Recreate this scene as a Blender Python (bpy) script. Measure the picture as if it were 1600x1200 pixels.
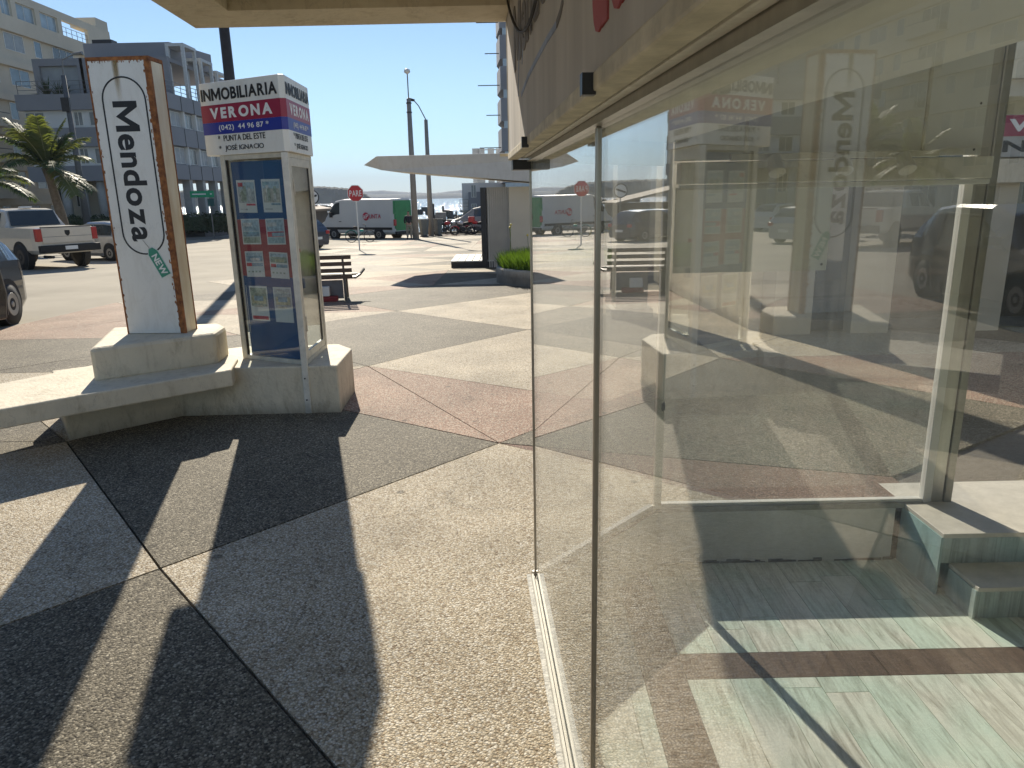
import bpy, bmesh, math, random
from mathutils import Vector, Matrix
random.seed(7)
R = math.radians
sc = bpy.context.scene
for o in list(bpy.data.objects): bpy.data.objects.remove(o)

# ---------------------------------------------------------------- camera, sky, sun, exposure
H = 1.7; FPX = 1130.0; PITCH = R(14.6); ROLL = R(1.2)
fw = Vector((0, math.cos(PITCH), -math.sin(PITCH))); r0 = Vector((1, 0, 0)); u0 = r0.cross(fw)
RT = math.cos(ROLL)*r0 - math.sin(ROLL)*u0
UP = math.cos(ROLL)*u0 + math.sin(ROLL)*r0
cam = bpy.data.cameras.new('camera'); camo = bpy.data.objects.new('camera', cam); sc.collection.objects.link(camo)
M = Matrix((RT, UP, -fw)).transposed().to_4x4(); M.translation = (0, 0, H); camo.matrix_world = M
cam.sensor_fit = 'HORIZONTAL'; cam.sensor_width = 36; cam.lens = 36*FPX/1600; cam.clip_start = 0.02; cam.clip_end = 20000
sc.camera = camo

AZ = R(-15.5); EL = R(30.5)
sun_dir = Vector((math.sin(AZ)*math.cos(EL), math.cos(AZ)*math.cos(EL), math.sin(EL)))
w = bpy.data.worlds.new('World'); sc.world = w; w.use_nodes = True
nt = w.node_tree; bg = nt.nodes['Background']; sky = nt.nodes.new('ShaderNodeTexSky')
sky.sky_type = 'NISHITA'; sky.sun_disc = False; sky.sun_elevation = EL; sky.sun_rotation = AZ
sky.air_density = 1.0; sky.dust_density = 0.0; sky.ozone_density = 4.0; sky.altitude = 0
hsv = nt.nodes.new('ShaderNodeHueSaturation'); hsv.inputs['Saturation'].default_value = 0.97; nt.links.new(sky.outputs[0], hsv.inputs['Color'])
tco = nt.nodes.new('ShaderNodeTexCoord'); sxyz = nt.nodes.new('ShaderNodeSeparateXYZ'); nt.links.new(tco.outputs['Generated'], sxyz.inputs[0])
mrg = nt.nodes.new('ShaderNodeMapRange'); mrg.inputs[1].default_value = 0.0; mrg.inputs[2].default_value = 0.17; mrg.inputs[3].default_value = 1.0; mrg.inputs[4].default_value = 0.0; mrg.interpolation_type = 'SMOOTHSTEP'; nt.links.new(sxyz.outputs['Z'], mrg.inputs[0])
hmul = nt.nodes.new('ShaderNodeMixRGB'); hmul.blend_type = 'MULTIPLY'; hmul.inputs[2].default_value = (.74, .89, 1.12, 1); nt.links.new(mrg.outputs[0], hmul.inputs[0]); nt.links.new(hsv.outputs[0], hmul.inputs[1])
nt.links.new(hmul.outputs[0], bg.inputs[0]); bg.inputs[1].default_value = 0.082
sun = bpy.data.lights.new('sun', 'SUN'); sun.energy = 4.9; sun.angle = R(0.53); sun.color = (1.0, 0.91, 0.76)
suno = bpy.data.objects.new('sun', sun); sc.collection.objects.link(suno)
suno.rotation_euler = (-sun_dir).to_track_quat('-Z', 'Y').to_euler(); suno.location = (-20, 60, 40)
sc.view_settings.view_transform = 'Standard'; sc.view_settings.look = 'None'
sc.view_settings.exposure = 0.62; sc.view_settings.gamma = 1; sc.view_settings.use_curve_mapping = False
sc.render.engine = 'CYCLES'
cy = sc.cycles; cy.max_bounces = 10; cy.transparent_max_bounces = 24; cy.glossy_bounces = 6; cy.diffuse_bounces = 4; cy.transmission_bounces = 6
cy.caustics_reflective = False; cy.caustics_refractive = False

# ---------------------------------------------------------------- measuring helpers (photo pixel -> metres)
def ray(px, py):
    return (fw*FPX + RT*(px-800) - UP*(py-600)).normalized()
def gz(y): return -0.022*max(0.0, y-8)
def G(px, py, z=0.0):
    d = ray(px, py); return Vector((0, 0, H)) + d*((z-H)/d.z)
def GS(px, py):
    p = G(px, py)
    if 0 < p.y < 8: return p
    d = ray(px, py); return Vector((0, 0, H)) + d*((0.176-H)/(d.z+0.022*d.y))
def atY(px, py, Y):
    d = ray(px, py); return Vector((0, 0, H)) + d*(Y/d.y)
def atX(px, py, X):
    d = ray(px, py); return Vector((0, 0, H)) + d*(X/d.x)
def proj(p):
    v = Vector(p)-Vector((0, 0, H)); z = v.dot(fw); return (800+FPX*v.dot(RT)/z, 600-FPX*v.dot(UP)/z)
def zat(py, x, y):
    lo, hi = -5.0, 1.7+y*2.5
    for _ in range(50):
        m = (lo+hi)/2
        if proj((x, y, m))[1] > py: lo = m
        else: hi = m
    return m
GTH = R(-3.4); GC = 0.27                                 # shop window plane: passes x=GC beside the camera
gn = Vector((math.cos(GTH), -math.sin(GTH), 0)); gd = Vector((math.sin(GTH), math.cos(GTH), 0))
def mir(p):
    p = Vector(p); return p - 2*((p-Vector((GC, 0, 0))).dot(gn))*gn
def gp(s, off=0.0, z=0.0):                                # point on the glass plane, s metres ahead, off metres behind it
    p = Vector((GC, 0, 0)) + gd*s + gn*off; p.z = z; return p

# ---------------------------------------------------------------- materials
MC = {}
def nmat(name):
    m = bpy.data.materials.new(name); m.use_nodes = True; n = m.node_tree; return m, n, n.nodes, n.links, n.nodes['Principled BSDF']
def mat(name, col, rough=0.6, metal=0.0, ns=6.0, amt=0.18, bump=0.0, bs=60.0, emit=None, col2=None, coat=0.0, spec=0.5, stretch=None, detail=6, grime=0.0):
    if name in MC: return MC[name]
    m, n, N, L, p = nmat(name)
    tc = N.new('ShaderNodeTexCoord'); src = tc.outputs['Object']
    if stretch:
        mp = N.new('ShaderNodeMapping'); mp.inputs['Scale'].default_value = stretch; L.new(src, mp.inputs[0]); src = mp.outputs[0]
    nz = N.new('ShaderNodeTexNoise'); nz.inputs['Scale'].default_value = ns; nz.inputs['Detail'].default_value = detail; nz.inputs['Roughness'].default_value = 0.62
    L.new(src, nz.inputs[0])
    cr = N.new('ShaderNodeValToRGB'); cr.color_ramp.elements[0].position = 0.3; cr.color_ramp.elements[1].position = 0.7
    c = Vector(col[:3]); a = c*(1-amt) if col2 is None else Vector(col2)
    b = c*(1+amt*0.5) if col2 is None else c
    cr.color_ramp.elements[0].color = (*a, 1); cr.color_ramp.elements[1].color = (*b, 1)
    L.new(nz.outputs[0], cr.inputs[0]); colout = cr.outputs[0]
    if grime:
        gmp = N.new('ShaderNodeMapping'); gmp.inputs['Scale'].default_value = (1, 1, .35); L.new(tc.outputs['Object'], gmp.inputs[0])
        gn_ = N.new('ShaderNodeTexNoise'); gn_.inputs['Scale'].default_value = 9; gn_.inputs['Detail'].default_value = 10; gn_.inputs['Roughness'].default_value = .75; gn_.inputs['Distortion'].default_value = .6; L.new(gmp.outputs[0], gn_.inputs[0])
        gr_ = N.new('ShaderNodeMapRange'); gr_.inputs[1].default_value = .5; gr_.inputs[2].default_value = .75; gr_.inputs[3].default_value = 0; gr_.inputs[4].default_value = grime; L.new(gn_.outputs[0], gr_.inputs[0])
        gx = N.new('ShaderNodeMixRGB'); gx.blend_type = 'MULTIPLY'; gx.inputs[2].default_value = (.42, .34, .22, 1); L.new(gr_.outputs[0], gx.inputs[0]); L.new(colout, gx.inputs[1]); colout = gx.outputs[0]
        vc_ = N.new('ShaderNodeTexVoronoi'); vc_.feature = 'DISTANCE_TO_EDGE'; vc_.inputs['Scale'].default_value = 1.7; L.new(gn_.outputs['Color'], vc_.inputs['Vector'])
        va_ = N.new('ShaderNodeVectorMath'); va_.operation = 'ADD'; L.new(tc.outputs['Object'], va_.inputs[0]); sc_ = N.new('ShaderNodeVectorMath'); sc_.operation = 'SCALE'; sc_.inputs['Scale'].default_value = .35; L.new(gn_.outputs['Color'], sc_.inputs[0]); L.new(sc_.outputs[0], va_.inputs[1]); L.new(va_.outputs[0], vc_.inputs['Vector'])
        ck_ = N.new('ShaderNodeMapRange'); ck_.inputs[1].default_value = .0015; ck_.inputs[2].default_value = .006; ck_.inputs[3].default_value = 1-.5*grime; ck_.inputs[4].default_value = 1; L.new(vc_.outputs['Distance'], ck_.inputs[0])
        cx_ = N.new('ShaderNodeVectorMath'); cx_.operation = 'SCALE'; L.new(colout, cx_.inputs[0]); L.new(ck_.outputs[0], cx_.inputs['Scale']); colout = cx_.outputs[0]
    if grime:
        gq = N.new('ShaderNodeNewGeometry'); gs_ = N.new('ShaderNodeSeparateXYZ'); L.new(gq.outputs['Position'], gs_.inputs[0])
        ga = N.new('ShaderNodeMath'); ga.operation = 'MULTIPLY_ADD'; ga.inputs[1].default_value = -.16; L.new(gn_.outputs[0], ga.inputs[0]); L.new(gs_.outputs['Z'], ga.inputs[2])
        gb_ = N.new('ShaderNodeMapRange'); gb_.inputs[1].default_value = -.08; gb_.inputs[2].default_value = .03; gb_.inputs[3].default_value = .55; gb_.inputs[4].default_value = 1; L.new(ga.outputs[0], gb_.inputs[0])
        gd_ = N.new('ShaderNodeVectorMath'); gd_.operation = 'SCALE'; L.new(colout, gd_.inputs[0]); L.new(gb_.outputs[0], gd_.inputs['Scale']); colout = gd_.outputs[0]
    L.new(colout, p.inputs['Base Color'])
    p.inputs['Roughness'].default_value = rough; p.inputs['Metallic'].default_value = metal
    p.inputs['Specular IOR Level'].default_value = spec; p.inputs['Coat Weight'].default_value = coat
    if bump:
        n2 = N.new('ShaderNodeTexNoise'); n2.inputs['Scale'].default_value = bs; n2.inputs['Detail'].default_value = 4; L.new(src, n2.inputs[0])
        bp = N.new('ShaderNodeBump'); bp.inputs['Strength'].default_value = bump; bp.inputs['Distance'].default_value = 0.01
        L.new(n2.outputs[0], bp.inputs['Height']); L.new(bp.outputs[0], p.inputs['Normal'])
    if emit: p.inputs['Emission Color'].default_value = (*col, 1); p.inputs['Emission Strength'].default_value = emit
    MC[name] = m; return m
def aggregate(name, cols, scale=115.0, bump=0.9, dirt=0.25):
    m, n, N, L, p = nmat(name)
    geo = N.new('ShaderNodeNewGeometry')
    nz0 = N.new('ShaderNodeTexNoise'); nz0.inputs['Scale'].default_value = 60; nz0.inputs['Detail'].default_value = 2; L.new(geo.outputs['Position'], nz0.inputs[0])
    mixv = N.new('ShaderNodeMixRGB'); mixv.blend_type = 'ADD'; mixv.inputs[0].default_value = 0.012
    L.new(geo.outputs['Position'], mixv.inputs[1]); L.new(nz0.outputs['Color'], mixv.inputs[2])
    v = N.new('ShaderNodeTexVoronoi'); v.inputs['Scale'].default_value = scale; L.new(mixv.outputs[0], v.inputs['Vector'])
    v.inputs['Randomness'].default_value = 1.0
    sp = N.new('ShaderNodeSeparateColor'); L.new(v.outputs['Color'], sp.inputs[0])
    cr = N.new('ShaderNodeValToRGB'); cr.color_ramp.interpolation = 'CONSTANT'
    k = len(cols)
    for i, (pos, c) in enumerate(cols):
        e = cr.color_ramp.elements[i] if i < 2 else cr.color_ramp.elements.new(pos)
        e.position = pos; e.color = (*c, 1)
    L.new(sp.outputs[0], cr.inputs[0])
    # mortar between the pebbles
    mr = N.new('ShaderNodeMapRange'); mr.inputs[1].default_value = 0.25; mr.inputs[2].default_value = 0.75; mr.inputs[3].default_value = 1.0; mr.inputs[4].default_value = 0.5
    L.new(v.outputs['Distance'], mr.inputs[0])
    big = N.new('ShaderNodeTexNoise'); big.inputs['Scale'].default_value = 1.3; big.inputs['Detail'].default_value = 5; L.new(geo.outputs['Position'], big.inputs[0])
    mb = N.new('ShaderNodeMapRange'); mb.inputs[1].default_value = 0.3; mb.inputs[2].default_value = 0.7; mb.inputs[3].default_value = 1-dirt; mb.inputs[4].default_value = 1.1
    L.new(big.outputs[0], mb.inputs[0])
    mu0 = N.new('ShaderNodeMath'); mu0.operation = 'MULTIPLY'; L.new(mr.outputs[0], mu0.inputs[0]); L.new(mb.outputs[0], mu0.inputs[1])
    sv = N.new('ShaderNodeTexVoronoi'); sv.inputs['Scale'].default_value = 2.3; L.new(geo.outputs['Position'], sv.inputs['Vector'])
    sn = N.new('ShaderNodeMapRange'); sn.inputs[1].default_value = 0.045; sn.inputs[2].default_value = 0.07; sn.inputs[3].default_value = 0.45; sn.inputs[4].default_value = 1.0; L.new(sv.outputs['Distance'], sn.inputs[0])
    st_ = N.new('ShaderNodeTexNoise'); st_.inputs['Scale'].default_value = .55; st_.inputs['Detail'].default_value = 9; st_.inputs['Roughness'].default_value = .7; st_.inputs['Distortion'].default_value = .8; L.new(geo.outputs['Position'], st_.inputs[0])
    sm = N.new('ShaderNodeMapRange'); sm.inputs[1].default_value = 0.56; sm.inputs[2].default_value = 0.70; sm.inputs[3].default_value = 1.0; sm.inputs[4].default_value = 0.72; L.new(st_.outputs[0], sm.inputs[0])
    cva = N.new('ShaderNodeVectorMath'); cva.operation = 'SCALE'; cva.inputs['Scale'].default_value = 1.1; L.new(st_.outputs['Color'], cva.inputs[0])
    cvb = N.new('ShaderNodeVectorMath'); cvb.operation = 'ADD'; L.new(cva.outputs[0], cvb.inputs[0]); L.new(geo.outputs['Position'], cvb.inputs[1])
    cvo = N.new('ShaderNodeTexVoronoi'); cvo.feature = 'DISTANCE_TO_EDGE'; cvo.inputs['Scale'].default_value = .42; L.new(cvb.outputs[0], cvo.inputs['Vector'])
    cvm = N.new('ShaderNodeMapRange'); cvm.inputs[1].default_value = .0006; cvm.inputs[2].default_value = .0022; cvm.inputs[3].default_value = .5; cvm.inputs[4].default_value = 1.0; L.new(cvo.outputs['Distance'], cvm.inputs[0])
    ms0 = N.new('ShaderNodeMath'); ms0.operation = 'MULTIPLY'; L.new(sn.outputs[0], ms0.inputs[0]); L.new(cvm.outputs[0], ms0.inputs[1])
    ms = N.new('ShaderNodeMath'); ms.operation = 'MULTIPLY'; L.new(ms0.outputs[0], ms.inputs[0]); L.new(sm.outputs[0], ms.inputs[1])
    mu = N.new('ShaderNodeMath'); mu.operation = 'MULTIPLY'; L.new(mu0.outputs[0], mu.inputs[0]); L.new(ms.outputs[0], mu.inputs[1])
    vm = N.new('ShaderNodeVectorMath'); vm.operation = 'SCALE'; L.new(cr.outputs[0], vm.inputs[0]); L.new(mu.outputs[0], vm.inputs['Scale'])
    L.new(vm.outputs[0], p.inputs['Base Color']); p.inputs['Roughness'].default_value = 0.72; p.inputs['Specular IOR Level'].default_value = 0.16
    inv = N.new('ShaderNodeMath'); inv.operation = 'SUBTRACT'; inv.inputs[0].default_value = 1.0; L.new(v.outputs['Distance'], inv.inputs[1])
    bp = N.new('ShaderNodeBump'); bp.inputs['Strength'].default_value = bump; bp.inputs['Distance'].default_value = 0.004
    L.new(inv.outputs[0], bp.inputs['Height']); L.new(bp.outputs[0], p.inputs['Normal'])
    return m
def pane_mat(name, tint=(0.965, 0.975, 0.97), dust=0.03, f0=0.085, dustcol=(0.74, 0.76, 0.74), streak=9.0, top=1.0):
    if name in MC: return MC[name]
    m, n, N, L, p = nmat(name); N.remove(p); out = N['Material Output']
    geo = N.new('ShaderNodeNewGeometry')
    dt = N.new('ShaderNodeVectorMath'); dt.operation = 'DOT_PRODUCT'; L.new(geo.outputs['Normal'], dt.inputs[0]); L.new(geo.outputs['Incoming'], dt.inputs[1])
    def mth(op, a, b=None, clamp=False):
        x = N.new('ShaderNodeMath'); x.operation = op; x.use_clamp = clamp
        for i, q in enumerate((a, b)):
            if q is None: continue
            if isinstance(q, (int, float)): x.inputs[i].default_value = q
            else: L.new(q, x.inputs[i])
        return x.outputs[0]
    c = mth('ABSOLUTE', dt.outputs['Value']); s = mth('SUBTRACT', 1.0, c, True); pw = mth('POWER', s, 5.0)
    F = mth('ADD', mth('MULTIPLY', pw, 1-f0), f0, True)
    tr = N.new('ShaderNodeBsdfTransparent'); tr.inputs[0].default_value = (*tint, 1)
    gl = N.new('ShaderNodeBsdfGlossy'); gl.inputs['Roughness'].default_value = 0.0; gl.inputs[0].default_value = (1, 1, 1, 1)
    m1 = N.new('ShaderNodeMixShader'); L.new(F, m1.inputs[0]); L.new(tr.outputs[0], m1.inputs[1]); L.new(gl.outputs[0], m1.inputs[2])
    df = N.new('ShaderNodeBsdfDiffuse'); df.inputs[0].default_value = (*dustcol, 1)
    tl = N.new('ShaderNodeBsdfTranslucent'); tl.inputs[0].default_value = (*dustcol, 1)
    ad = N.new('ShaderNodeMixShader'); ad.inputs[0].default_value = 0.6; L.new(df.outputs[0], ad.inputs[1]); L.new(tl.outputs[0], ad.inputs[2])
    tc = N.new('ShaderNodeTexCoord'); mp = N.new('ShaderNodeMapping'); mp.inputs['Scale'].default_value = (streak, streak, 1.2); L.new(geo.outputs['Position'], mp.inputs[0])
    nz = N.new('ShaderNodeTexNoise'); nz.inputs['Scale'].default_value = 2.2; nz.inputs['Detail'].default_value = 7; nz.inputs['Roughness'].default_value = 0.65; L.new(mp.outputs[0], nz.inputs[0])
    mr = N.new('ShaderNodeMapRange'); mr.inputs[1].default_value = 0.3; mr.inputs[2].default_value = 0.8; mr.inputs[3].default_value = dust*0.5; mr.inputs[4].default_value = dust*2.0; L.new(nz.outputs[0], mr.inputs[0])
    m2 = N.new('ShaderNodeMixShader'); L.new(mr.outputs[0], m2.inputs[0]); L.new(m1.outputs[0], m2.inputs[1]); L.new(ad.outputs[0], m2.inputs[2])
    L.new(m2.outputs[0], out.inputs[0]); MC[name] = m; return m

AGG_CREAM = aggregate('cream_aggregate', [(0, (.57, .48, .34)), (.3, (.69, .60, .45)), (.55, (.47, .38, .255)), (.75, (.78, .71, .58)), (.92, (.33, .245, .155))])
AGG_GREY = aggregate('grey_aggregate', [(0, (.15, .13, .092)), (.3, (.21, .182, .13)), (.55, (.31, .27, .198)), (.8, (.09, .077, .056)), (.92, (.46, .41, .31))])
AGG_PINK = aggregate('pink_aggregate', [(0, (.42, .26, .185)), (.3, (.52, .36, .26)), (.55, (.32, .19, .135)), (.7, (.62, .52, .40)), (.9, (.22, .14, .10))])
AGG_RED = aggregate('brown_aggregate', [(0, (.25, .15, .11)), (.4, (.33, .21, .155)), (.7, (.18, .12, .09)), (.88, (.45, .34, .26))])
AGG_LIGHT = aggregate('light_aggregate', [(0, (.46, .41, .33)), (.4, (.54, .49, .40)), (.75, (.38, .34, .27))])
PLASTER = mat('cream_plaster', (.66, .585, .44), .75, ns=2.5, amt=.14, bump=.55, bs=38, grime=.55)
PLASTER_D = mat('beige_render', (.50, .45, .35), .8, ns=.5, amt=.10, bump=.1, bs=20)
WHITE = mat('white_paint', (.74, .73, .68), .45, ns=3, amt=.08)
WHITE_OLD = mat('aged_white_paint', (.74, .71, .62), .55, ns=9, amt=.2, bump=.15, bs=30, grime=.5)
ALU = mat('brushed_aluminium', (.55, .53, .48), .35, .75, ns=30, amt=.15, stretch=(1, 1, .1))
ALU_DARK = mat('bronze_anodised_mullion', (.42, .385, .33), .30, .8, ns=20, amt=.2, stretch=(1, 1, .1))
BLACK = mat('black_rubber', (.018, .018, .018), .7, amt=.2)
BLACKG = mat('black_gloss', (.012, .012, .014), .12, coat=.6, amt=.1)
DARKM = mat('dark_metal', (.05, .05, .052), .45, .5, amt=.2)
GREYM = mat('grey_metal', (.22, .22, .215), .5, .4, amt=.2)
CONC = mat('concrete', (.44, .41, .35), .85, ns=3, amt=.25, bump=.3, bs=40, grime=.4)
GREYWALL = mat('slate_grey_wall', (.27, .268, .28), .7, ns=.4, amt=.08)
WHITEWALL = mat('white_render', (.72, .71, .68), .8, ns=.4, amt=.08)
BEIGEWALL = mat('sandy_render', (.62, .55, .43), .85, ns=.25, amt=.12)
WINDARK = mat('dark_window_glass', (.03, .04, .045), .05, ns=1.2, amt=.3, spec=.8)
WINBLUE = mat('sky_tinted_window_glass', (.10, .16, .20), .05, ns=1, amt=.3, spec=.9)  # bluish sky reflection put into the glass colour
CURTAIN = mat('curtained_window_glass', (.28, .29, .28), .2, ns=2, amt=.25)
INKB = mat('black_print', (.012, .012, .014), .5, amt=.05)
INKW = mat('white_print', (.78, .77, .73), .5, amt=.03)
PANE = pane_mat('shop_glass', dust=.045)

# ---------------------------------------------------------------- mesh helpers
class MB:
    def __init__(s): s.v = []; s.f = []
    def add(s, vs, fs):
        b = len(s.v); s.v += [tuple(v) for v in vs]; s.f += [tuple(i+b for i in f) for f in fs]; return s
    def box(s, a, b):
        x0, y0, z0 = a; x1, y1, z1 = b
        return s.add([(x0,y0,z0),(x1,y0,z0),(x1,y1,z0),(x0,y1,z0),(x0,y0,z1),(x1,y0,z1),(x1,y1,z1),(x0,y1,z1)],
                     [(0,3,2,1),(4,5,6,7),(0,1,5,4),(1,2,6,5),(2,3,7,6),(3,0,4,7)])
    def prism(s, poly, z0, z1):                              # poly xy list; z0,z1 numbers or lists
        n = len(poly); za = z0 if isinstance(z0, (list, tuple)) else [z0]*n; zb = z1 if isinstance(z1, (list, tuple)) else [z1]*n
        ar = sum(poly[i][0]*poly[(i+1) % n][1]-poly[(i+1) % n][0]*poly[i][1] for i in range(n))
        if ar < 0: poly = poly[::-1]; za = za[::-1]; zb = zb[::-1]
        vs = [(p[0], p[1], za[i]) for i, p in enumerate(poly)]+[(p[0], p[1], zb[i]) for i, p in enumerate(poly)]
        return s.add(vs, [tuple(range(n-1, -1, -1)), tuple(range(n, 2*n))]+[(i, (i+1) % n, n+(i+1) % n, n+i) for i in range(n)])
    def slab(s, pts, nrm, t):                                # planar polygon extruded by t along nrm
        nrm = Vector(nrm).normalized()*t; n = len(pts)
        vs = [Vector(p) for p in pts]+[Vector(p)+nrm for p in pts]
        return s.add(vs, [tuple(range(n-1, -1, -1)), tuple(range(n, 2*n))]+[(i, (i+1) % n, n+(i+1) % n, n+i) for i in range(n)])
    def bar(s, a, b, wd, ht=None, up=(0, 0, 1)):
        a = Vector(a); b = Vector(b); ht = ht or wd; d = (b-a).normalized(); up = Vector(up)
        if abs(d.dot(up)) > .97: up = Vector((1, 0, 0)) if abs(d.x) < .9 else Vector((0, 1, 0))
        x = d.cross(up).normalized()*wd/2; y = x.cross(d).normalized()*ht/2
        vs = [a-x-y, a+x-y, a+x+y, a-x+y, b-x-y, b+x-y, b+x+y, b-x+y]
        return s.add(vs, [(0,3,2,1),(4,5,6,7),(0,1,5,4),(1,2,6,5),(2,3,7,6),(3,0,4,7)])
    def tube(s, pts, r, n=8, closed=False):
        pts = [Vector(p) for p in pts]; k = len(pts); rs = r if isinstance(r, (list, tuple)) else [r]*k
        vs = []; prev = None
        for i, p in enumerate(pts):
            if closed: d = (pts[(i+1) % k]-pts[i-1])
            else: d = pts[min(i+1, k-1)]-pts[max(i-1, 0)]
            d = d.normalized()
            u = prev if prev is not None else (Vector((0, 0, 1)) if abs(d.z) < .9 else Vector((1, 0, 0)))
            x = (u-d*u.dot(d))
            x = x.normalized() if x.length > 1e-6 else Vector((1, 0, 0)); prev = x; y = d.cross(x)
            vs += [p+(x*math.cos(2*math.pi*j/n)+y*math.sin(2*math.pi*j/n))*rs[i] for j in range(n)]
        fs = []
        for i in range(k if closed else k-1):
            i2 = (i+1) % k
            fs += [(i*n+j, i*n+(j+1) % n, i2*n+(j+1) % n, i2*n+j) for j in range(n)]
        if not closed: fs += [tuple(range(n-1, -1, -1)), tuple((k-1)*n+j for j in range(n))]
        return s.add(vs, fs)
    def lathe(s, prof, c=(0, 0, 0), axis='z', n=24):         # prof [(r, h)]
        c = Vector(c); vs = []; k = len(prof)
        for r_, h in prof:
            for j in range(n):
                a = 2*math.pi*j/n; x, y = r_*math.cos(a), r_*math.sin(a)
                q = Vector((x, y, h)) if axis == 'z' else (Vector((x, h, y)) if axis == 'y' else Vector((h, x, y)))
                vs.append(c+q)
        fs = [(i*n+j, i*n+(j+1) % n, (i+1)*n+(j+1) % n, (i+1)*n+j) for i in range(k-1) for j in range(n)]
        fs += [tuple(range(n-1, -1, -1)), tuple((k-1)*n+j for j in range(n))]
        return s.add(vs, fs)
    def mesh(s, name, m):
        me = bpy.data.meshes.new(name); me.from_pydata(s.v, [], s.f); me.update()
        bm = bmesh.new(); bm.from_mesh(me); bmesh.ops.recalc_face_normals(bm, faces=bm.faces[:]); bm.to_mesh(me); bm.free()
        if m: me.materials.append(m)
        return me
def rootmat(o):
    while o.parent: o = o.parent
    return Matrix.Translation(o.location) @ o.rotation_euler.to_matrix().to_4x4()
def part(name, mb, m, parent=None, world=True, smooth=False, bevel=0.0, label=None, kind=None):
    if parent is not None and world:
        inv = rootmat(parent).inverted(); mb.v = [tuple(inv @ Vector(v)) for v in mb.v]
    me = mb.mesh(name, m) if isinstance(mb, MB) else mb
    if smooth:
        for p in me.polygons: p.use_smooth = True
    o = bpy.data.objects.new(name, me); sc.collection.objects.link(o); o.parent = parent
    if bevel:
        b = o.modifiers.new('bevel', 'BEVEL'); b.width = bevel; b.segments = 2; b.limit_method = 'ANGLE'
    if label: o['label'] = label
    if kind: o['kind'] = kind
    return o
def thing(name, label, cat, loc=(0, 0, 0), rz=0.0, group=None):
    o = bpy.data.objects.new(name, None); sc.collection.objects.link(o); o.location = loc; o.rotation_euler = (0, 0, rz)
    o.empty_display_size = .1; o['label'] = label; o['category'] = cat
    if group: o['group'] = group
    return o
def tag(o, label, cat, group=None):
    o['label'] = label; o['category'] = cat
    if group: o['group'] = group
    return o
def children(o, idx={}):
    return [c for c in bpy.data.objects if c.parent == o]
def dup(o, loc, rz, label, group=None):
    r_ = o.copy(); sc.collection.objects.link(r_); r_.location = loc; r_.rotation_euler = (0, 0, rz); r_['label'] = label
    if group: r_['group'] = group
    def rec(a, b):
        for ch in children(a):
            if ch is b or ch.parent is b: continue
            c = ch.copy(); sc.collection.objects.link(c); c.parent = b; rec(ch, c)
    rec(o, r_); return r_
GLY = {}
def glyph(ch, ext, bold):
    k = (ch, round(ext, 5), round(bold, 4))
    if k in GLY: return GLY[k]
    if ch == 'M' and bold > .01:                               # drawn by hand: the heavy offset breaks this glyph
        w_ = .155*(1+bold*4); W = .86; Hh = .70+bold; c_ = W/2; o = []
        pl = [[(0, -bold), (w_, -bold), (w_, Hh), (0, Hh)], [(W-w_, -bold), (W, -bold), (W, Hh), (W-w_, Hh)],
              [(w_, Hh), (w_, Hh-.30), (c_, -bold+.05), (c_, .30)], [(W-w_, Hh), (c_, .30), (c_, -bold+.05), (W-w_, Hh-.30)]]
        mb = MB()
        for p_ in pl: mb.prism(p_, -ext, ext)
        GLY[k] = (mb.v, mb.f, 0.0, W); return GLY[k]
    cu = bpy.data.curves.new('g', 'FONT'); cu.body = ch; cu.size = 1.0; cu.extrude = ext; cu.offset = bold; cu.resolution_u = 4
    o = bpy.data.objects.new('g', cu); sc.collection.objects.link(o)
    dg = bpy.context.evaluated_depsgraph_get(); dg.update(); e_ = o.evaluated_get(dg); me = e_.to_mesh()
    vs = [tuple(v.co) for v in me.vertices]; fs = [tuple(p.vertices) for p in me.polygons]
    e_.to_mesh_clear(); bpy.data.objects.remove(o); bpy.data.curves.remove(cu)
    xs = [v[0] for v in vs] or [0, 0]; GLY[k] = (vs, fs, min(xs), max(xs)); return GLY[k]
def text_mb(s, size=1.0, ext=.002, bold=0.0, spacing=1.0):
    """lettering as mesh: x along the text, y up, z out of the face; .runs keeps each letter's vertex range"""
    mb = MB(); x = 0.0; mb.runs = []
    for ch in s:
        if ch == ' ': x += .28*spacing; continue
        vs, fs, a, b = glyph(ch, ext, bold); n0 = len(mb.v); f0 = len(mb.f)
        mb.add([(v[0]-a+x, v[1], v[2]) for v in vs], fs); mb.runs.append((n0, len(mb.v), f0, len(mb.f)))
        x += (b-a)+.075*spacing+(spacing-1)*.35
    return mb
def letter_parts(mb, m_, parent, name='letter'):
    for n0, n1, f0, f1 in mb.runs:
        q = MB(); q.v = mb.v[n0:n1]; q.f = [tuple(i-n0 for i in f) for f in mb.f[f0:f1]]; part(name, q, m_, parent)
def small_print(mb, m_, parent): return part('small_print', mb, m_, parent, kind='stuff')
def fit(mb, O, U, V, x0, x1, y0, y1, lift=.003):
    """stretch a lettering mesh into the rectangle x0..x1, y0..y1 of the face with origin O and axes U, V"""
    U = Vector(U); V = Vector(V); N_ = U.cross(V).normalized()
    xs = [v[0] for v in mb.v]; ys = [v[1] for v in mb.v]; a, b, c, d = min(xs), max(xs), min(ys), max(ys)
    mb.v = [tuple(Vector(O)+U*(x0+(v[0]-a)/(b-a)*(x1-x0))+V*(y0+(v[1]-c)/(d-c)*(y1-y0))+N_*(v[2]+lift)) for v in mb.v]
    return mb
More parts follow.
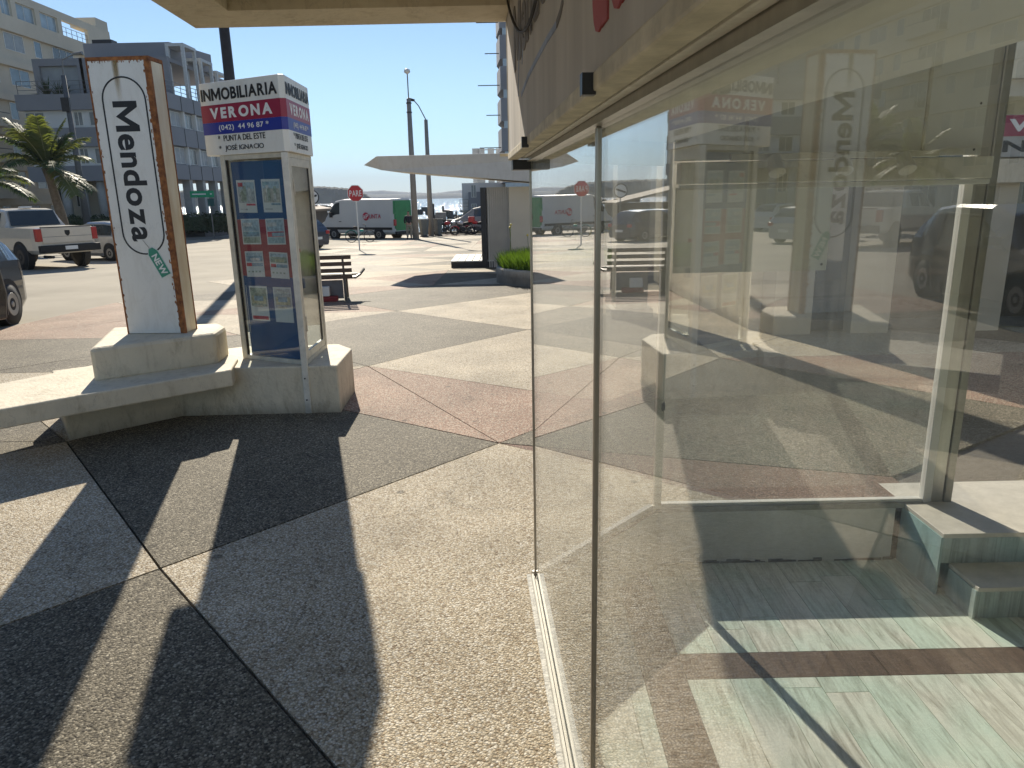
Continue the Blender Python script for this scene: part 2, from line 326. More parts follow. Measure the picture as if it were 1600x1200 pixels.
def clip(poly, a, b, c, keep=1):                              # keep side where a x + b y + c has sign keep
    out = []; n = len(poly)
    for i in range(n):
        p, q = poly[i], poly[(i+1) % n]; fp = (a*p[0]+b*p[1]+c)*keep; fq = (a*q[0]+b*q[1]+c)*keep
        if fp >= 0: out.append(p)
        if (fp > 0 > fq) or (fp < 0 < fq):
            t = fp/(fp-fq); out.append((p[0]+(q[0]-p[0])*t, p[1]+(q[1]-p[1])*t))
    return out if len(out) >= 3 else []
def area(p): return .5*sum(p[i][0]*p[(i+1) % len(p)][1]-p[(i+1) % len(p)][0]*p[i][1] for i in range(len(p)))
def inset(poly, d):
    if area(poly) < 0: poly = poly[::-1]
    out = list(poly)
    for i in range(len(poly)):
        p, q = poly[i], poly[(i+1) % len(poly)]; ex, ey = q[0]-p[0], q[1]-p[1]; l = math.hypot(ex, ey)
        if l < 1e-6: continue
        nx, ny = -ey/l, ex/l
        out = clip(out, nx, ny, -(nx*p[0]+ny*p[1])-d)
        if not out: return []
    return out
def stuff(o): o['kind'] = 'stuff'; return o
def struct(name, mb, m, smooth=False): return part(name, mb, m, None, smooth=smooth, kind='structure')

# ================================================================ SETTING
C0 = gp(2.985); P1 = Vector((0.79, 3.72, 0)); X3 = 6.2; YB = -4.5
PIT = [(C0.x, C0.y), (P1.x, P1.y), (X3, 3.72), (X3, YB), (gp(YB).x, YB)]
def outside_pit(poly):
    """convex pieces of a convex polygon that lie outside the sunken shop floor"""
    res = []; cur = poly; n = len(PIT)
    for i in range(n):
        if not cur: break
        p, q = PIT[i], PIT[(i+1) % n]; ex, ey = q[0]-p[0], q[1]-p[1]; nx, ny = -ey, ex; c = -(nx*p[0]+ny*p[1])
        o = clip(cur, nx, ny, c, 1); cur = clip(cur, nx, ny, c, -1)
        if o and abs(area(o)) > 1e-4: res.append(o)
    return res
# ground base sheet
mb = MB()
for pl in ([(-160, -30), (60, -30), (60, 8), (-160, 8)],):
    for q in outside_pit(pl): mb.prism(q, -.05, -.022)
mb.add([(-160, 8, -.022), (60, 8, -.022), (60, 59, gz(59)-.022), (-160, 59, gz(59)-.022)], [(0, 1, 2, 3)])
mb.add([(-160, 59, gz(59)-.022), (-19.5, 59, gz(59)-.022), (-27, 135, gz(59)-.35), (-160, 135, gz(59)-.35)], [(0, 1, 2, 3)])
SOIL = mat('joint_mortar', (.12, .105, .085), .95, ns=20)
struct('ground', mb, SOIL)
# pavement of triangular exposed-aggregate slabs
pave = struct('pavement', MB().add([(-30, -20, -.016), (-8, -20, -.016), (-8, 3, -.016), (-30, 3, -.016)], [(0, 1, 2, 3)]), AGG_GREY)
road = None
def V(i, j):
    ov = {(0, 0): (-1.71, 3.15), (1, 1): (-.10, 4.87), (-1, 1): (-3.32, 5.11), (0, 2): (-1.51, 7.40), (1, 3): (.23, 9.51), (0, 4): (-1.85, 11.71), (1, 5): (.35, 13.98), (1, -1): (.2, 1.0), (-1, -1): (-3.7, 1.1)}
    return ov.get((i, j), (-1.7+1.95*i, 3.15+2.14*j))
ROADP = [(-5.9, 10.2), (-6.4, 16.5), (-7.4, 27), (-9, 60)]
def road_x(y):
    pts = [(-40, -3.5), (-12, 3.5), (-9.6, 7.2), (-6.9, 11.6), (-6.3, 15.5), (-6.9, 22), (-7.6, 30), (-9.5, 60)]
    if y <= pts[0][1]: return pts[0][0]
    for (x0, y0), (x1, y1) in zip(pts, pts[1:]):
        if y0 <= y <= y1: return x0+(x1-x0)*(y-y0)/(y1-y0)
    return -9.5
pieces = []
CR, GR, PK, RD = AGG_CREAM, AGG_GREY, AGG_PINK, AGG_RED
rnd = random.Random(11)
for j in range(-4, 25):
    for i in range(-9, 9):
        if (i+j) % 2 == 0: continue
        Lf, Rt, Bo, To = V(i-1, j), V(i+1, j), V(i, j-1), V(i, j+1)
        key = (i, j)
        if key == (0, 1):
            q_ = (-2.28, 6.40); pieces += [([Lf, Bo, Rt, q_], GR), ([q_, Rt, To], PK)]
        elif key == (1, 2):
            m_ = (.80, 5.86); pieces += [([Lf, m_, Rt, To], CR), ([Lf, Bo, m_], PK)]
        elif key == (2, 1):
            a_, b_ = (1.12, 4.83), (2.30, 4.10); pieces += [([Lf, b_, Rt, To], GR), ([Lf, (1.36, 3.70), (2.4, 2.9), b_], RD), ([Lf, Bo, (1.36, 3.0), (1.36, 3.70)], CR)]
        elif key in ((1, 0), (-1, 0)): pieces.append(([Lf, Bo, Rt, To], CR))
        elif key in ((0, -1), (0, 3)): pieces.append(([Lf, Bo, Rt, To], GR))
        elif key == (1, 4): pieces.append(([Lf, Bo, Rt, To], CR))
        elif key == (0, 5): pieces += [([Lf, Bo, Rt], GR), ([Lf, Rt, To], GR)]
        elif key == (-1, 4): pieces += [([Lf, Bo, Rt], CR), ([Lf, Rt, To], PK)]
        elif key == (-1, 2): pieces += [([Lf, Bo, Rt], CR), ([Lf, Rt, To], GR)]
        elif key == (-2, 1): pieces += [([Lf, Bo, Rt], GR), ([Lf, Rt, To], GR)]
        elif key == (-2, 3): pieces += [([Lf, Bo, Rt], GR), ([Lf, Rt, To], PK)]
        elif key == (-3, 2): pieces += [([Lf, Bo, To], PK), ([Bo, Rt, To], GR)]
        elif key == (-3, 4): pieces += [([Lf, Bo, To], GR), ([Bo, Rt, To], PK)]
        elif key == (1, 6): pieces += [([Lf, Bo, Rt], GR), ([Lf, Rt, To], CR)]
        elif key == (-1, 6): pieces += [([Lf, Bo, Rt], PK), ([Lf, Rt, To], CR)]
        else:
            cs = rnd.choice([(CR, GR), (GR, CR), (CR, PK), (AGG_LIGHT, CR), (CR, AGG_LIGHT), (PK, GR), (CR, CR)] if j > 6 else [(CR, GR), (GR, CR), (GR, PK), (PK, CR)])
            if rnd.random() < .5: pieces += [([Lf, Bo, Rt], cs[0]), ([Lf, Rt, To], cs[1])]
            else: pieces += [([Lf, Bo, To], cs[0]), ([Bo, Rt, To], cs[1])]
cand = []
for poly, m_ in pieces:
    cx = sum(p[0] for p in poly)/len(poly); cyy = sum(p[1] for p in poly)/len(poly)
    if cyy < -4 or cyy > 56 or cx > 14 or cx < road_x(cyy)-.7: continue
    cand.append((math.hypot(cx, cyy), poly, m_))
cand.sort(key=lambda t: t[0])
rest = {}
cnt = 0
for d_, poly, m_ in cand:
    g_ = .0045 if d_ > 6 else .006
    q0 = inset(poly, g_)
    if not q0: continue
    sub = []
    for q in outside_pit(q0) if d_ < 12 else [q0]:
        for kp in (1, -1):
            s_ = clip(q, 0, 1, -8, kp)
            if s_: sub.append(s_)
    if not sub: continue
    if cnt < 295:
        mb = MB()
        for q in sub: mb.prism(q, [gz(p[1])-.02 for p in q], [gz(p[1])+rnd.uniform(-.0008, .0008) for p in q])
        part('paving_slab', mb, m_, pave, world=False); cnt += 1
    else:
        mb = rest.setdefault(m_.name, (MB(), m_))[0]
        for q in sub: mb.prism(q, [gz(p[1])-.02 for p in q], [gz(p[1]) for p in q])
for k, (mb, m_) in rest.items(): part('paving_slab', mb, m_, pave, world=False, kind='stuff')
# the light concrete road that passes behind the pylon
ROADM = mat('worn_concrete_road', (.38, .34, .27), .85, spec=.15, ns=.35, amt=.22, bump=.5, bs=90, detail=9)
mb = MB()
ys = [-3.5, 1, 3.5, 5.4, 7.2, 8, 9.5, 11.6, 13.5, 15.5, 18, 22, 26, 30, 40, 50, 58.6]
for y0, y1 in zip(ys, ys[1:]):
    mb.add([(-150, y0, gz(y0)-.004), (road_x(y0)+.35, y0, gz(y0)-.004), (road_x(y1)+.35, y1, gz(y1)-.004), (-150, y1, gz(y1)-.004)], [(0, 1, 2, 3)])
mb.add([(-150, 58.6, gz(58.6)-.004), (-19.5, 58.6, gz(58.6)-.004), (-27, 130, gz(59)-.32), (-150, 130, gz(59)-.32)], [(0, 1, 2, 3)])
struct('road', mb, ROADM)
# quay edge
mb = MB(); mb.box((-19.5, 58.6, -5), (70, 59.3, gz(59)+.16)); struct('quay_edge', mb, CONC)
# sea
m, n, N, L, p = nmat('sea_water')
p.inputs['Base Color'].default_value = (.035, .075, .12, 1); p.inputs['Roughness'].default_value = .12; p.inputs['Specular IOR Level'].default_value = .6
geo = N.new('ShaderNodeNewGeometry'); mp = N.new('ShaderNodeMapping'); mp.inputs['Scale'].default_value = (2.2, .8, 1); L.new(geo.outputs['Position'], mp.inputs[0])
nz = N.new('ShaderNodeTexNoise'); nz.inputs['Scale'].default_value = 1.5; nz.inputs['Detail'].default_value = 8; nz.inputs['Roughness'].default_value = .7; L.new(mp.outputs[0], nz.inputs[0])
bp = N.new('ShaderNodeBump'); bp.inputs['Strength'].default_value = 1.0; bp.inputs['Distance'].default_value = .35; L.new(nz.outputs[0], bp.inputs['Height']); L.new(bp.outputs[0], p.inputs['Normal'])
WZ = -3.0
struct('sea', MB().add([(-2500, 59, WZ), (3500, 59, WZ), (3500, 9000, WZ), (-2500, 9000, WZ)], [(0, 1, 2, 3)]), m)
# hills beyond the bay
def ridge(name, Y, pts, depth, m_, seed, rough=1.0):
    rr = random.Random(seed); mb = MB(); vs = []; n_ = 0
    cols = []
    for a, b in zip(pts, pts[1:]):
        st = max(2, int((b[0]-a[0])/2.5))
        for k in range(st):
            t = k/st; cols.append((a[0]+(b[0]-a[0])*t, a[1]+(b[1]-a[1])*t-rr.uniform(0, rough)))
    cols.append(pts[-1])
    rows = [(0, 0.0), (.3, .55), (.6, .9), (1, 1.0), (1.6, .7), (3, 0)]
    for px, py in cols:
        top = atY(px, py, Y)
        for dd, hh in rows:
            vs.append((top.x*(1+dd*depth/Y*.5), Y-depth+dd*depth, WZ-1+(top.z-WZ+1)*hh*(1+(rr.uniform(-.03, .03) if 0 < hh < 1 else 0))))
    k = len(rows); fs = [(i*k+j, (i+1)*k+j, (i+1)*k+j+1, i*k+j+1) for i in range(len(cols)-1) for j in range(k-1)]
    mb.add(vs, fs); return struct(name, mb, m_)
WOOD = mat('wooded_hillside', (.06, .07, .05), .95, ns=.02, amt=.4, detail=9)
FARH = mat('distant_hillside', (.11, .12, .10), .95, ns=.004, amt=.3, detail=9)
ridge('wooded_headland', 900, [(250, 300), (330, 297), (400, 293), (470, 292), (500, 292), (540, 294), (560, 298), (572, 303), (582, 309)], 18, WOOD, 3, 1.6)
ridge('far_hills', 3800, [(100, 312), (300, 306), (480, 303), (560, 300), (600, 297.5), (640, 300.5), (680, 302), (705, 299), (722, 297), (745, 300), (800, 299), (900, 297), (1200, 290), (1600, 285)], 110, FARH, 5, .5)
ridge('middle_shore', 2600, [(540, 310), (560, 304.5), (620, 304), (700, 302.5), (760, 302), (850, 301), (1000, 298), (1600, 288)], 70, FARH, 8, .5)
# breakwaters of loose rock
ROCK = mat('breakwater_rock', (.12, .115, .105), .95, ns=1.5, amt=.45, bump=.5, bs=4)
def rocks(Y, px0, px1, pyt, seed):
    rr = random.Random(seed); mb = MB(); x0 = atY(px0, 320, Y).x; x1 = atY(px1, 320, Y).x; zt = atY((px0+px1)/2, pyt, Y).z
    n_ = int((x1-x0)*2.2)
    for i in range(n_):
        t = rr.random(); x = x0+(x1-x0)*t; env = min(1, 4*t, 4*(1-t)); y = Y+rr.uniform(-4, 4); s = rr.uniform(.5, 1.3)
        z = WZ+(zt-WZ)*env*(1-abs(y-Y)/5)*rr.uniform(.4, 1)
        vs = [(x+rr.uniform(.6, 1)*s*a, y+rr.uniform(.6, 1)*s*b, z+rr.uniform(.5, 1)*s*c*.6) for a in (-1, 1) for b in (-1, 1) for c in (-1, 1)]
        mb.add(vs, [(0,1,3,2),(4,6,7,5),(0,4,5,1),(2,3,7,6),(0,2,6,4),(1,5,7,3)])
    mb.prism([(x0, Y-5), (x1, Y-5), (x1, Y+5), (x0, Y+5)], WZ-1, WZ+.2)
    o = part('rock_breakwater', mb, ROCK); o['kind'] = 'stuff'; return o
rocks(150, 628, 722, 322, 1); rocks(170, 440, 560, 322, 2)

# ================================================================ THE SHOP (right)
shop = thing('corner_shop', 'empty corner shop with sunken pale plank floor behind tall display windows', 'shop', (2.5, 1.0, 0))
ZT = 1.826
WALLIN = mat('shop_inner_wall', (.80, .775, .71), .8, ns=2, amt=.1)
# walls and roof that close the room
mb = MB(); mb.box((X3, YB-.15, -.5), (X3+.2, 3.9, 2.95)); mb.box((gp(YB).x-.1, YB-.2, -.5), (X3, YB-.02, 2.95))
mb.box((3.6, 3.74, -.5), (X3, 3.9, 2.6)); part('wall', mb, WALLIN, shop)
mb = MB(); mb.prism([(gp(3.0).x, 3.0), (P1.x, P1.y+.12), (X3+.2, 3.92), (X3+.2, YB-.2), (gp(YB).x, YB-.2)], 2.62, 2.95); part('roof', mb, WALLIN, shop)
# soffit that drops behind the front glass
mb = MB(); a, b = gp(3.25, .02), gp(YB, .02); mb.prism([(a.x+.04, 3.25), (P1.x, 3.66), (P1.x+.04*3.66*1.5, YB), (b.x, YB)], 1.93, 2.61); part('soffit', mb, WALLIN, shop)
# plinth wall below the windows, inside
STAINW = mat('stained_plinth_render', (.82, .80, .72), .85, ns=5, amt=.3, bump=.5, bs=18, col2=(.62, .60, .52))
mb = MB()
mb.prism([(C0.x+.012, C0.y-.006), (P1.x+.002, P1.y-.010), (P1.x+.002, P1.y+.10), (C0.x-.06, C0.y+.06)], -.40, -.0245)
mb.box((P1.x+.003, 3.708, -.40), (2.12, 3.82, -.0245)); part('plinth_wall', mb, STAINW, shop)
mb = MB(); a, b = gp(2.98, -.02), gp(YB, -.02); a2, b2 = gp(2.98, .05), gp(YB, .05); mb.prism([(a.x, a.y), (a2.x, a2.y), (b2.x, b2.y), (b.x, b.y)], -.40, -.001); part('plinth_wall', mb, CONC, shop)
mb = MB()
for k in range(26):
    x = rnd.uniform(1.0, 2.1); mb.box((x, 3.7035, -.338), (x+rnd.uniform(.02, .12), 3.707, -.338+rnd.uniform(.005, .022)))
part('damp_stain', mb, mat('mould_stain', (.10, .095, .07), .95, ns=30), shop, kind='stuff')
# sunken floor of wood-look planks
flr = struct('shop_floor', MB().prism([(C0.x-.1, 3.9), (X3, 3.9), (X3, YB), (gp(YB).x-.1, YB)], -.40, -.353), mat('floor_screed', (.1, .09, .08), .9))
def plank_mat(name, c1, c2, c3):
    m, n, N, L, p = nmat(name)
    geo = N.new('ShaderNodeNewGeometry'); oi = N.new('ShaderNodeObjectInfo')
    off = N.new('ShaderNodeVectorMath'); off.operation = 'SCALE'; off.inputs[0].default_value = (37, 11, 5); L.new(oi.outputs['Random'], off.inputs['Scale'])
    ad = N.new('ShaderNodeVectorMath'); ad.operation = 'ADD'; L.new(geo.outputs['Position'], ad.inputs[0]); L.new(off.outputs[0], ad.inputs[1])
    mp = N.new('ShaderNodeMapping'); mp.inputs['Scale'].default_value = (16, 1.8, 1); L.new(ad.outputs[0], mp.inputs[0])
    nz = N.new('ShaderNodeTexNoise'); nz.inputs['Scale'].default_value = 1.6; nz.inputs['Detail'].default_value = 9; nz.inputs['Roughness'].default_value = .68; nz.inputs['Distortion'].default_value = 1.2; L.new(mp.outputs[0], nz.inputs[0])
    cr = N.new('ShaderNodeValToRGB'); cr.color_ramp.elements[0].position = .33; cr.color_ramp.elements[0].color = (*c1, 1); cr.color_ramp.elements[1].position = .55; cr.color_ramp.elements[1].color = (*c2, 1)
    L.new(nz.outputs[0], cr.inputs[0])
    n2 = N.new('ShaderNodeTexNoise'); n2.inputs['Scale'].default_value = 2.2; n2.inputs['Detail'].default_value = 2; L.new(ad.outputs[0], n2.inputs[0])
    mr = N.new('ShaderNodeMapRange'); mr.inputs[1].default_value = .42; mr.inputs[2].default_value = .62; L.new(n2.outputs[0], mr.inputs[0])
    mx = N.new('ShaderNodeMixRGB'); mx.inputs[2].default_value = (*c3, 1); L.new(mr.outputs[0], mx.inputs[0]); L.new(cr.outputs[0], mx.inputs[1])
    mx.blend_type = 'MULTIPLY'
    L.new(mx.outputs[0], p.inputs['Base Color']); p.inputs['Roughness'].default_value = .42; return m
PALE = plank_mat('pale_green_plank', (.42, .41, .34), (.78, .79, .70), (.84, .99, .97))
BROWN = plank_mat('dark_brown_plank', (.07, .045, .03), (.17, .12, .085), (.9, .85, .8))
BLUEP = plank_mat('blue_green_step_board', (.30, .34, .31), (.52, .60, .57), (.78, .98, 1.02))
FZ = -.34
def plank(x0, x1, y0, y1, m_):
    g_ = .0015; part('floor_plank', MB().box((x0+g_, y0+g_, -.353), (x1-g_, y1-g_, FZ)), m_, flr, world=False)
def pale_field(x0, x1, y0, y1, wd=.185, ln=1.2, seed=0):
    rr = random.Random(seed); x = x0
    while x < x1-.001:
        xe = min(x+wd, x1); y = y0-rr.uniform(0, ln)
        while y < y1:
            a_, b_ = max(y, y0), min(y+ln, y1)
            if b_-a_ > .02: plank(x, xe, a_, b_, PALE)
            y += ln
        x = xe
pale_field(.73, 3.3, 2.88, 3.72, seed=1); pale_field(.73, 3.3, -.9, 2.70, seed=2); pale_field(.10, .545, 1.0, 3.5, seed=3)
for k in range(5): plank(.73+k*1.2-.32 if k else .73, .73+(k+1)*1.2-.32, 2.70, 2.88, BROWN)
for k in range(5): plank(.545, .73, -.9+k*1.1, min(3.5, -.9+(k+1)*1.1), BROWN)
part('floor_planking', MB().box((3.3, YB, -.353), (X3, 3.7, FZ)).box((.3, YB, -.353), (3.3, -.9, FZ)), PALE, flr, world=False)
# entrance steps going down to the floor
st = thing('entrance_steps', 'two pale-topped steps clad in blue green boards leading down into the shop', 'steps', (2.9, 3.4, FZ))
TREAD = mat('pale_stone_tread', (.66, .62, .54), .5, ns=12, amt=.15)
sx = 2.165
part('riser', MB().box((sx+.01, 3.345, -.168), (3.6, 3.73, -.022)), BLUEP, st)
part('riser', MB().box((sx+.065, 3.115, FZ), (3.6, 3.74, -.190)), BLUEP, st)
part('tread', MB().box((sx, 3.33, -.022), (3.6, 4.0, .0015)), TREAD, st, bevel=.003)
part('tread', MB().box((sx+.055, 3.10, -.190), (3.6, 3.345, -.168)), TREAD, st, bevel=.003)
part('side_board', MB().box((sx-.004, 3.34, FZ), (sx+.009, 3.72, -.022)), BLUEP, st)
part('side_board', MB().box((sx+.051, 3.11, FZ), (sx+.0645, 3.335, -.190)), BLUEP, st)

# ---- front display window, right beside the camera
fwin = thing('front_display_window', 'long front shop window in thin bronze mullions running towards the viewer', 'shop window', tuple(gp(1.5)))
def gbox(s0, s1, o0, o1, z0, z1, mbx=None):
    mbx = mbx or MB(); q = [gp(s0, o0), gp(s1, o0), gp(s1, o1), gp(s0, o1)]
    return mbx.prism([(v.x, v.y) for v in q], z0, z1)
MU = 1.487
part('glass_pane', gbox(MU+.006, 2.978, -.003, .003, .012, ZT), PANE, fwin)
part('glass_pane', gbox(-2.0, MU-.006, -.003, .003, .012, ZT), PANE, fwin)
part('mullion', gbox(MU-.007, MU+.007, -.009, .009, .012, ZT), ALU_DARK, fwin, bevel=.003)
part('corner_post', gbox(2.978, 2.992, -.008, .008, .012, ZT), ALU_DARK, fwin, bevel=.003)
part('bottom_track', gbox(-2, 2.995, -.022, .022, 0.0, .010).add(*(lambda m_: (m_.v, m_.f))(gbox(-2, 2.994, -.021, -.012, .010, .022))).add(*(lambda m_: (m_.v, m_.f))(gbox(-2, 2.994, .008, .018, .010, .022))), mat('dull_track', (.52, .50, .43), .6, .15, ns=30, amt=.15), fwin)
part('sealant_strip', gbox(-2, 3.02, -.042, -.023, -.004, .006), mat('chipped_sealant', (.62, .60, .53), .8, ns=40, amt=.35, bump=.6, bs=60), fwin)
part('top_rail', gbox(-2, 2.995, -.02, .02, ZT, ZT+.035), ALU, fwin)
# ---- painted fascia over the window
FZB = 1.842
fas = thing('shop_fascia', 'weathered grey painted fascia with faded black and red lettering above the glass', 'fascia', tuple(gp(1.5, -.07, FZB)))
FASM = mat('weathered_grey_fascia', (.56, .52, .47), .8, ns=5, amt=.28, bump=.25, bs=30, stretch=(1, 1, .12))
TRIM = mat('stained_cream_trim', (.66, .595, .46), .75, ns=14, amt=.35, bump=.3, bs=40)
GAPM = mat('dark_brown_gap', (.11, .075, .045), .95, ns=30, amt=.5)
part('painted_board', gbox(-2.5, 2.985, -.085, -.02, FZB+.02, 2.95), FASM, fas)
part('end_board', gbox(2.987, 3.0, -.087, .3, FZB, 2.95), PLASTER, fas)
part('bottom_trim', gbox(-2.5, 2.986, -.090, -.052, FZB-.008, FZB+.018), TRIM, fas, bevel=.004)
part('dark_joint', gbox(-2.5, 2.984, -.052, -.040, FZB+.004, FZB+.018), GAPM, fas)  # dark brown strip between the outer and inner trim
part('inner_trim', gbox(-2.5, 2.986, -.040, -.021, FZB-.002, FZB+.018), WHITE_OLD, fas, bevel=.003)
part('header', gbox(-2.5, 2.984, -.0195, .06, ZT+.036, 2.61), WALLIN, fas)
U = -gd; Vz = Vector((0, 0, 1)); O_ = gp(2.985, -.0855)         # u runs towards the camera
# faded oval ring and lettering, most of it above the frame
def fz(py, s): p_ = gp(s, -.0855); return zat(py, p_.x, p_.y)
def sfor(px, z):
    lo, hi = .3, 2.98
    for _ in range(40):
        m_ = (lo+hi)/2; q = gp(m_, -.0855, z)
        if proj(q)[0] > px: lo = m_
        else: hi = m_
    return m_
FADEK = mat('faded_black_paint', (.24, .225, .215), .8, ns=8, amt=.3); FADEB = mat('faded_blue_paint', (.36, .42, .56), .8, ns=10, amt=.4)
FADER = mat('faded_red_paint', (.42, .09, .09), .7, ns=8, amt=.2)
def uz(px, py):
    z = 2.1
    for _ in range(25): s = sfor(px, z); z = fz(py, s)
    return (2.985-s, z-0.0)
def strokes(pix, wd):
    mb = MB(); q = [uz(*p_) for p_ in pix]
    for (u0_, z0_), (u1_, z1_) in zip(q, q[1:]):
        a = O_+U*u0_; a.z = z0_; b = O_+U*u1_; b.z = z1_
        mb.bar(a, b, wd, .003, up=Vector((0,0,1)).cross(gd))
    return mb
t_ = text_mb('Mendoza', 1, .0015, .02)
ua, ub = uz(803, 20)[0], uz(868, 20)[0]; z0 = uz(835, 42)[1]
letter_parts(fit(t_, (O_.x, O_.y, 0), U, Vz, ua, ub+.25, z0, z0+.19, .001), FADEK, fas)
part('oval_ring', strokes([(880, 0), (876, 20), (870, 38)], .014), FADEK, fas)
part('oval_ring', strokes([(870, 38), (855, 62), (840, 90), (826, 118), (815, 148)], .012), FADEB, fas, label='faded blue lower stroke of the ring')
part('graffiti_stroke', strokes([(812, 40), (810, 150)], .006).add(*(lambda m_: (m_.v, m_.f))(strokes([(818, 45), (816, 100)], .005))), FADEB, fas)
t_ = text_mb('uu', 1, .0015, .05)
ua, ub = uz(928, 20)[0], uz(985, 20)[0]; z0 = uz(942, 44)[1]
letter_parts(fit(t_, (O_.x, O_.y, 0), U, Vz, ua, ub, z0, z0+.16, .001), FADER, fas)
for px, py in ((826, 222), (930, 132)):
    u_, z_ = uz(px, py); c_ = O_+U*u_; c_.z = z_
    part('bracket', gbox(2.985-u_-.010, 2.985-u_+.010, -.105, -.086, z_-.014, z_+.014), DARKM, fas)
mb = MB(); pts = []
for t in range(15):
    a = t/14; px = 797+52*a; py = -6+56*math.sin(math.pi*min(1, a*1.05))**.8+0*a
    u_, z_ = uz(px, py); q = O_+U*u_-gn*.012; q.z = z_; pts.append(q)
tag(part('hanging_cable', MB().tube(pts, .004, 6), BLACK), 'black cable sagging across the top of the grey fascia', 'cable')
# small dark lamp bracket at the corner below the fascia
part('corner_bracket', gbox(2.93, 3.03, -.075, -.005, FZB-.045, FZB-.009), DARKM, fas)
part('dry_leaf', MB().prism([(gp(3.03, -.09).x-.03, 3.03), (gp(3.03, -.09).x+.02, 3.02), (gp(3.03, -.09).x+.01, 3.05)], FZB+.01, FZB+.02), TRIM, fas)
# ---- overhead canopy of the shop
can = thing('entrance_canopy', 'cream concrete canopy slab overhead with a downturned rim', 'canopy', (-.5, 2.9, 2.34))
aL = atY(305, 37, 3.0); dl = gd
xl = lambda y: aL.x+(3.0-y)*.0594
part('rim', MB().prism([(aL.x, 3.0), (gp(3.0, -.088).x, 3.0), (gp(2.75, -.088).x, 2.75), (xl(2.75)+.0, 2.75)], 2.338, 2.62), PLASTER, can)
part('rim', MB().prism([(xl(2.749), 2.749), (xl(2.749)+.2, 2.749), (xl(-2)+.2, -2), (xl(-2), -2)], 2.338, 2.62), PLASTER, can)
part('ceiling', MB().prism([(xl(2.748)+.201, 2.748), (gp(2.748, -.088).x, 2.748), (gp(-2, -.088).x, -2), (xl(-2)+.201, -2)], 2.40, 2.62), mat('shade_tinted_canopy_ceiling', (.55, .47, .34), .8, ns=4, amt=.25), can)  # ceiling cream painted darker than the rim to carry the underside shade
# ---- second face: narrow window going away from the corner post
swin = thing('corner_side_window', 'narrow pane between the corner post and the far window post', 'shop window', (.4, 3.35, 0))
d2 = (P1-Vector((C0.x, C0.y, 0))).normalized(); n2 = Vector((-d2.y, d2.x, 0)); L2 = (P1-Vector((C0.x, C0.y, 0))).length
def sbox(s0, s1, o0, o1, z0, z1):
    q = [Vector((C0.x, C0.y, 0))+d2*s+n2*o for s, o in ((s0, o0), (s1, o0), (s1, o1), (s0, o1))]
    return MB().prism([(v.x, v.y) for v in q], z0, z1)
PANE2 = pane_mat('far_window_glass', tint=(.97, .975, .97), dust=.03, f0=.05)
part('glass_pane', sbox(.02, L2-.03, .012, .018, .02, ZT), PANE2, swin)
part('bottom_rail', sbox(.02, L2-.03, 0, .03, 0, .028), ALU, swin)
part('bottom_rail', sbox(.02, L2-.03, .034, .048, 0, .014), ALU, swin)
part('top_rail', sbox(.02, L2-.03, 0, .04, ZT, ZT+.79), WALLIN, swin)
part('jamb', MB().box((P1.x-.018, P1.y-.015, 0), (P1.x+.022, P1.y+.03, 2.6)), ALU, swin)
# ---- far window
twin = thing('far_display_window', 'large far window in pale aluminium frame over the stained plinth', 'shop window', (1.5, 3.72, 0))
part('glass_pane', MB().box((P1.x+.03, 3.737, .02), (2.27, 3.743, 1.84)), PANE2, twin)
part('bottom_rail', MB().box((P1.x+.023, 3.722, 0), (2.27, 3.76, .022)), WHITE, twin, bevel=.003)
part('bottom_rail', MB().box((P1.x+.023, 3.704, -.0235), (2.27, 3.7215, .006)), WHITE_OLD, twin)
part('frame_post', MB().box((2.271, 3.715, -.02), (2.315, 3.765, 2.6)), WHITE, twin, bevel=.004)
part('frame_post', MB().box((2.318, 3.725, -.02), (2.385, 3.775, 2.6)), ALU, twin, bevel=.004)
part('frame_post', MB().box((2.388, 3.715, -.02), (2.43, 3.77, 2.6)), mat('grey_aluminium', (.33, .32, .28), .4, .5, ns=20, amt=.15), twin, bevel=.004)
# door opening beside it: transom
drw = thing('shop_doorway', 'open doorway with a pale transom to the right of the far window', 'doorway', (3.0, 3.75, 0))
part('transom', MB().box((2.431, 3.72, 2.035), (3.6, 3.77, 2.115)), WHITE_OLD, drw)
part('transom_glass', MB().box((2.431, 3.742, 2.116), (3.6, 3.748, 2.61)), PANE2, drw)
# boards hung at the window
BOARD = mat('white_plastic_board', (.80, .80, .77), .35, ns=2, amt=.05)
bd = thing('upper_white_board', 'wide white plastic board fixed above the far window, behind the spotlights', 'board', (1.55, 3.66, 1.84))
part('panel', MB().box((P1.x+.02, 3.655, 1.845), (2.29, 3.668, 2.60)), BOARD, bd)
for x_, z_ in ((2.26, 2.08), (2.255, 1.87)): part('screw', MB().lathe([(.006, 0), (.006, .004), (.001, .006)], (x_, 3.6545, z_), 'y', 8), DARKM, bd)
bd2 = thing('lower_white_board', 'pale translucent board hanging in the left part of the far window', 'board', (1.2, 3.66, 1.3))
m, n, N, L, p = nmat('translucent_board'); p.inputs['Base Color'].default_value = (.60, .62, .58, 1); p.inputs['Roughness'].default_value = .35; p.inputs['Alpha'].default_value = .62
part('panel', MB().box((P1.x+.03, 3.655, 1.305), (1.59, 3.665, 1.72)), m, bd2)
part('screw', MB().lathe([(.007, 0), (.007, .004), (.001, .006)], (1.565, 3.6545, 1.335), 'y', 8), DARKM, bd2)
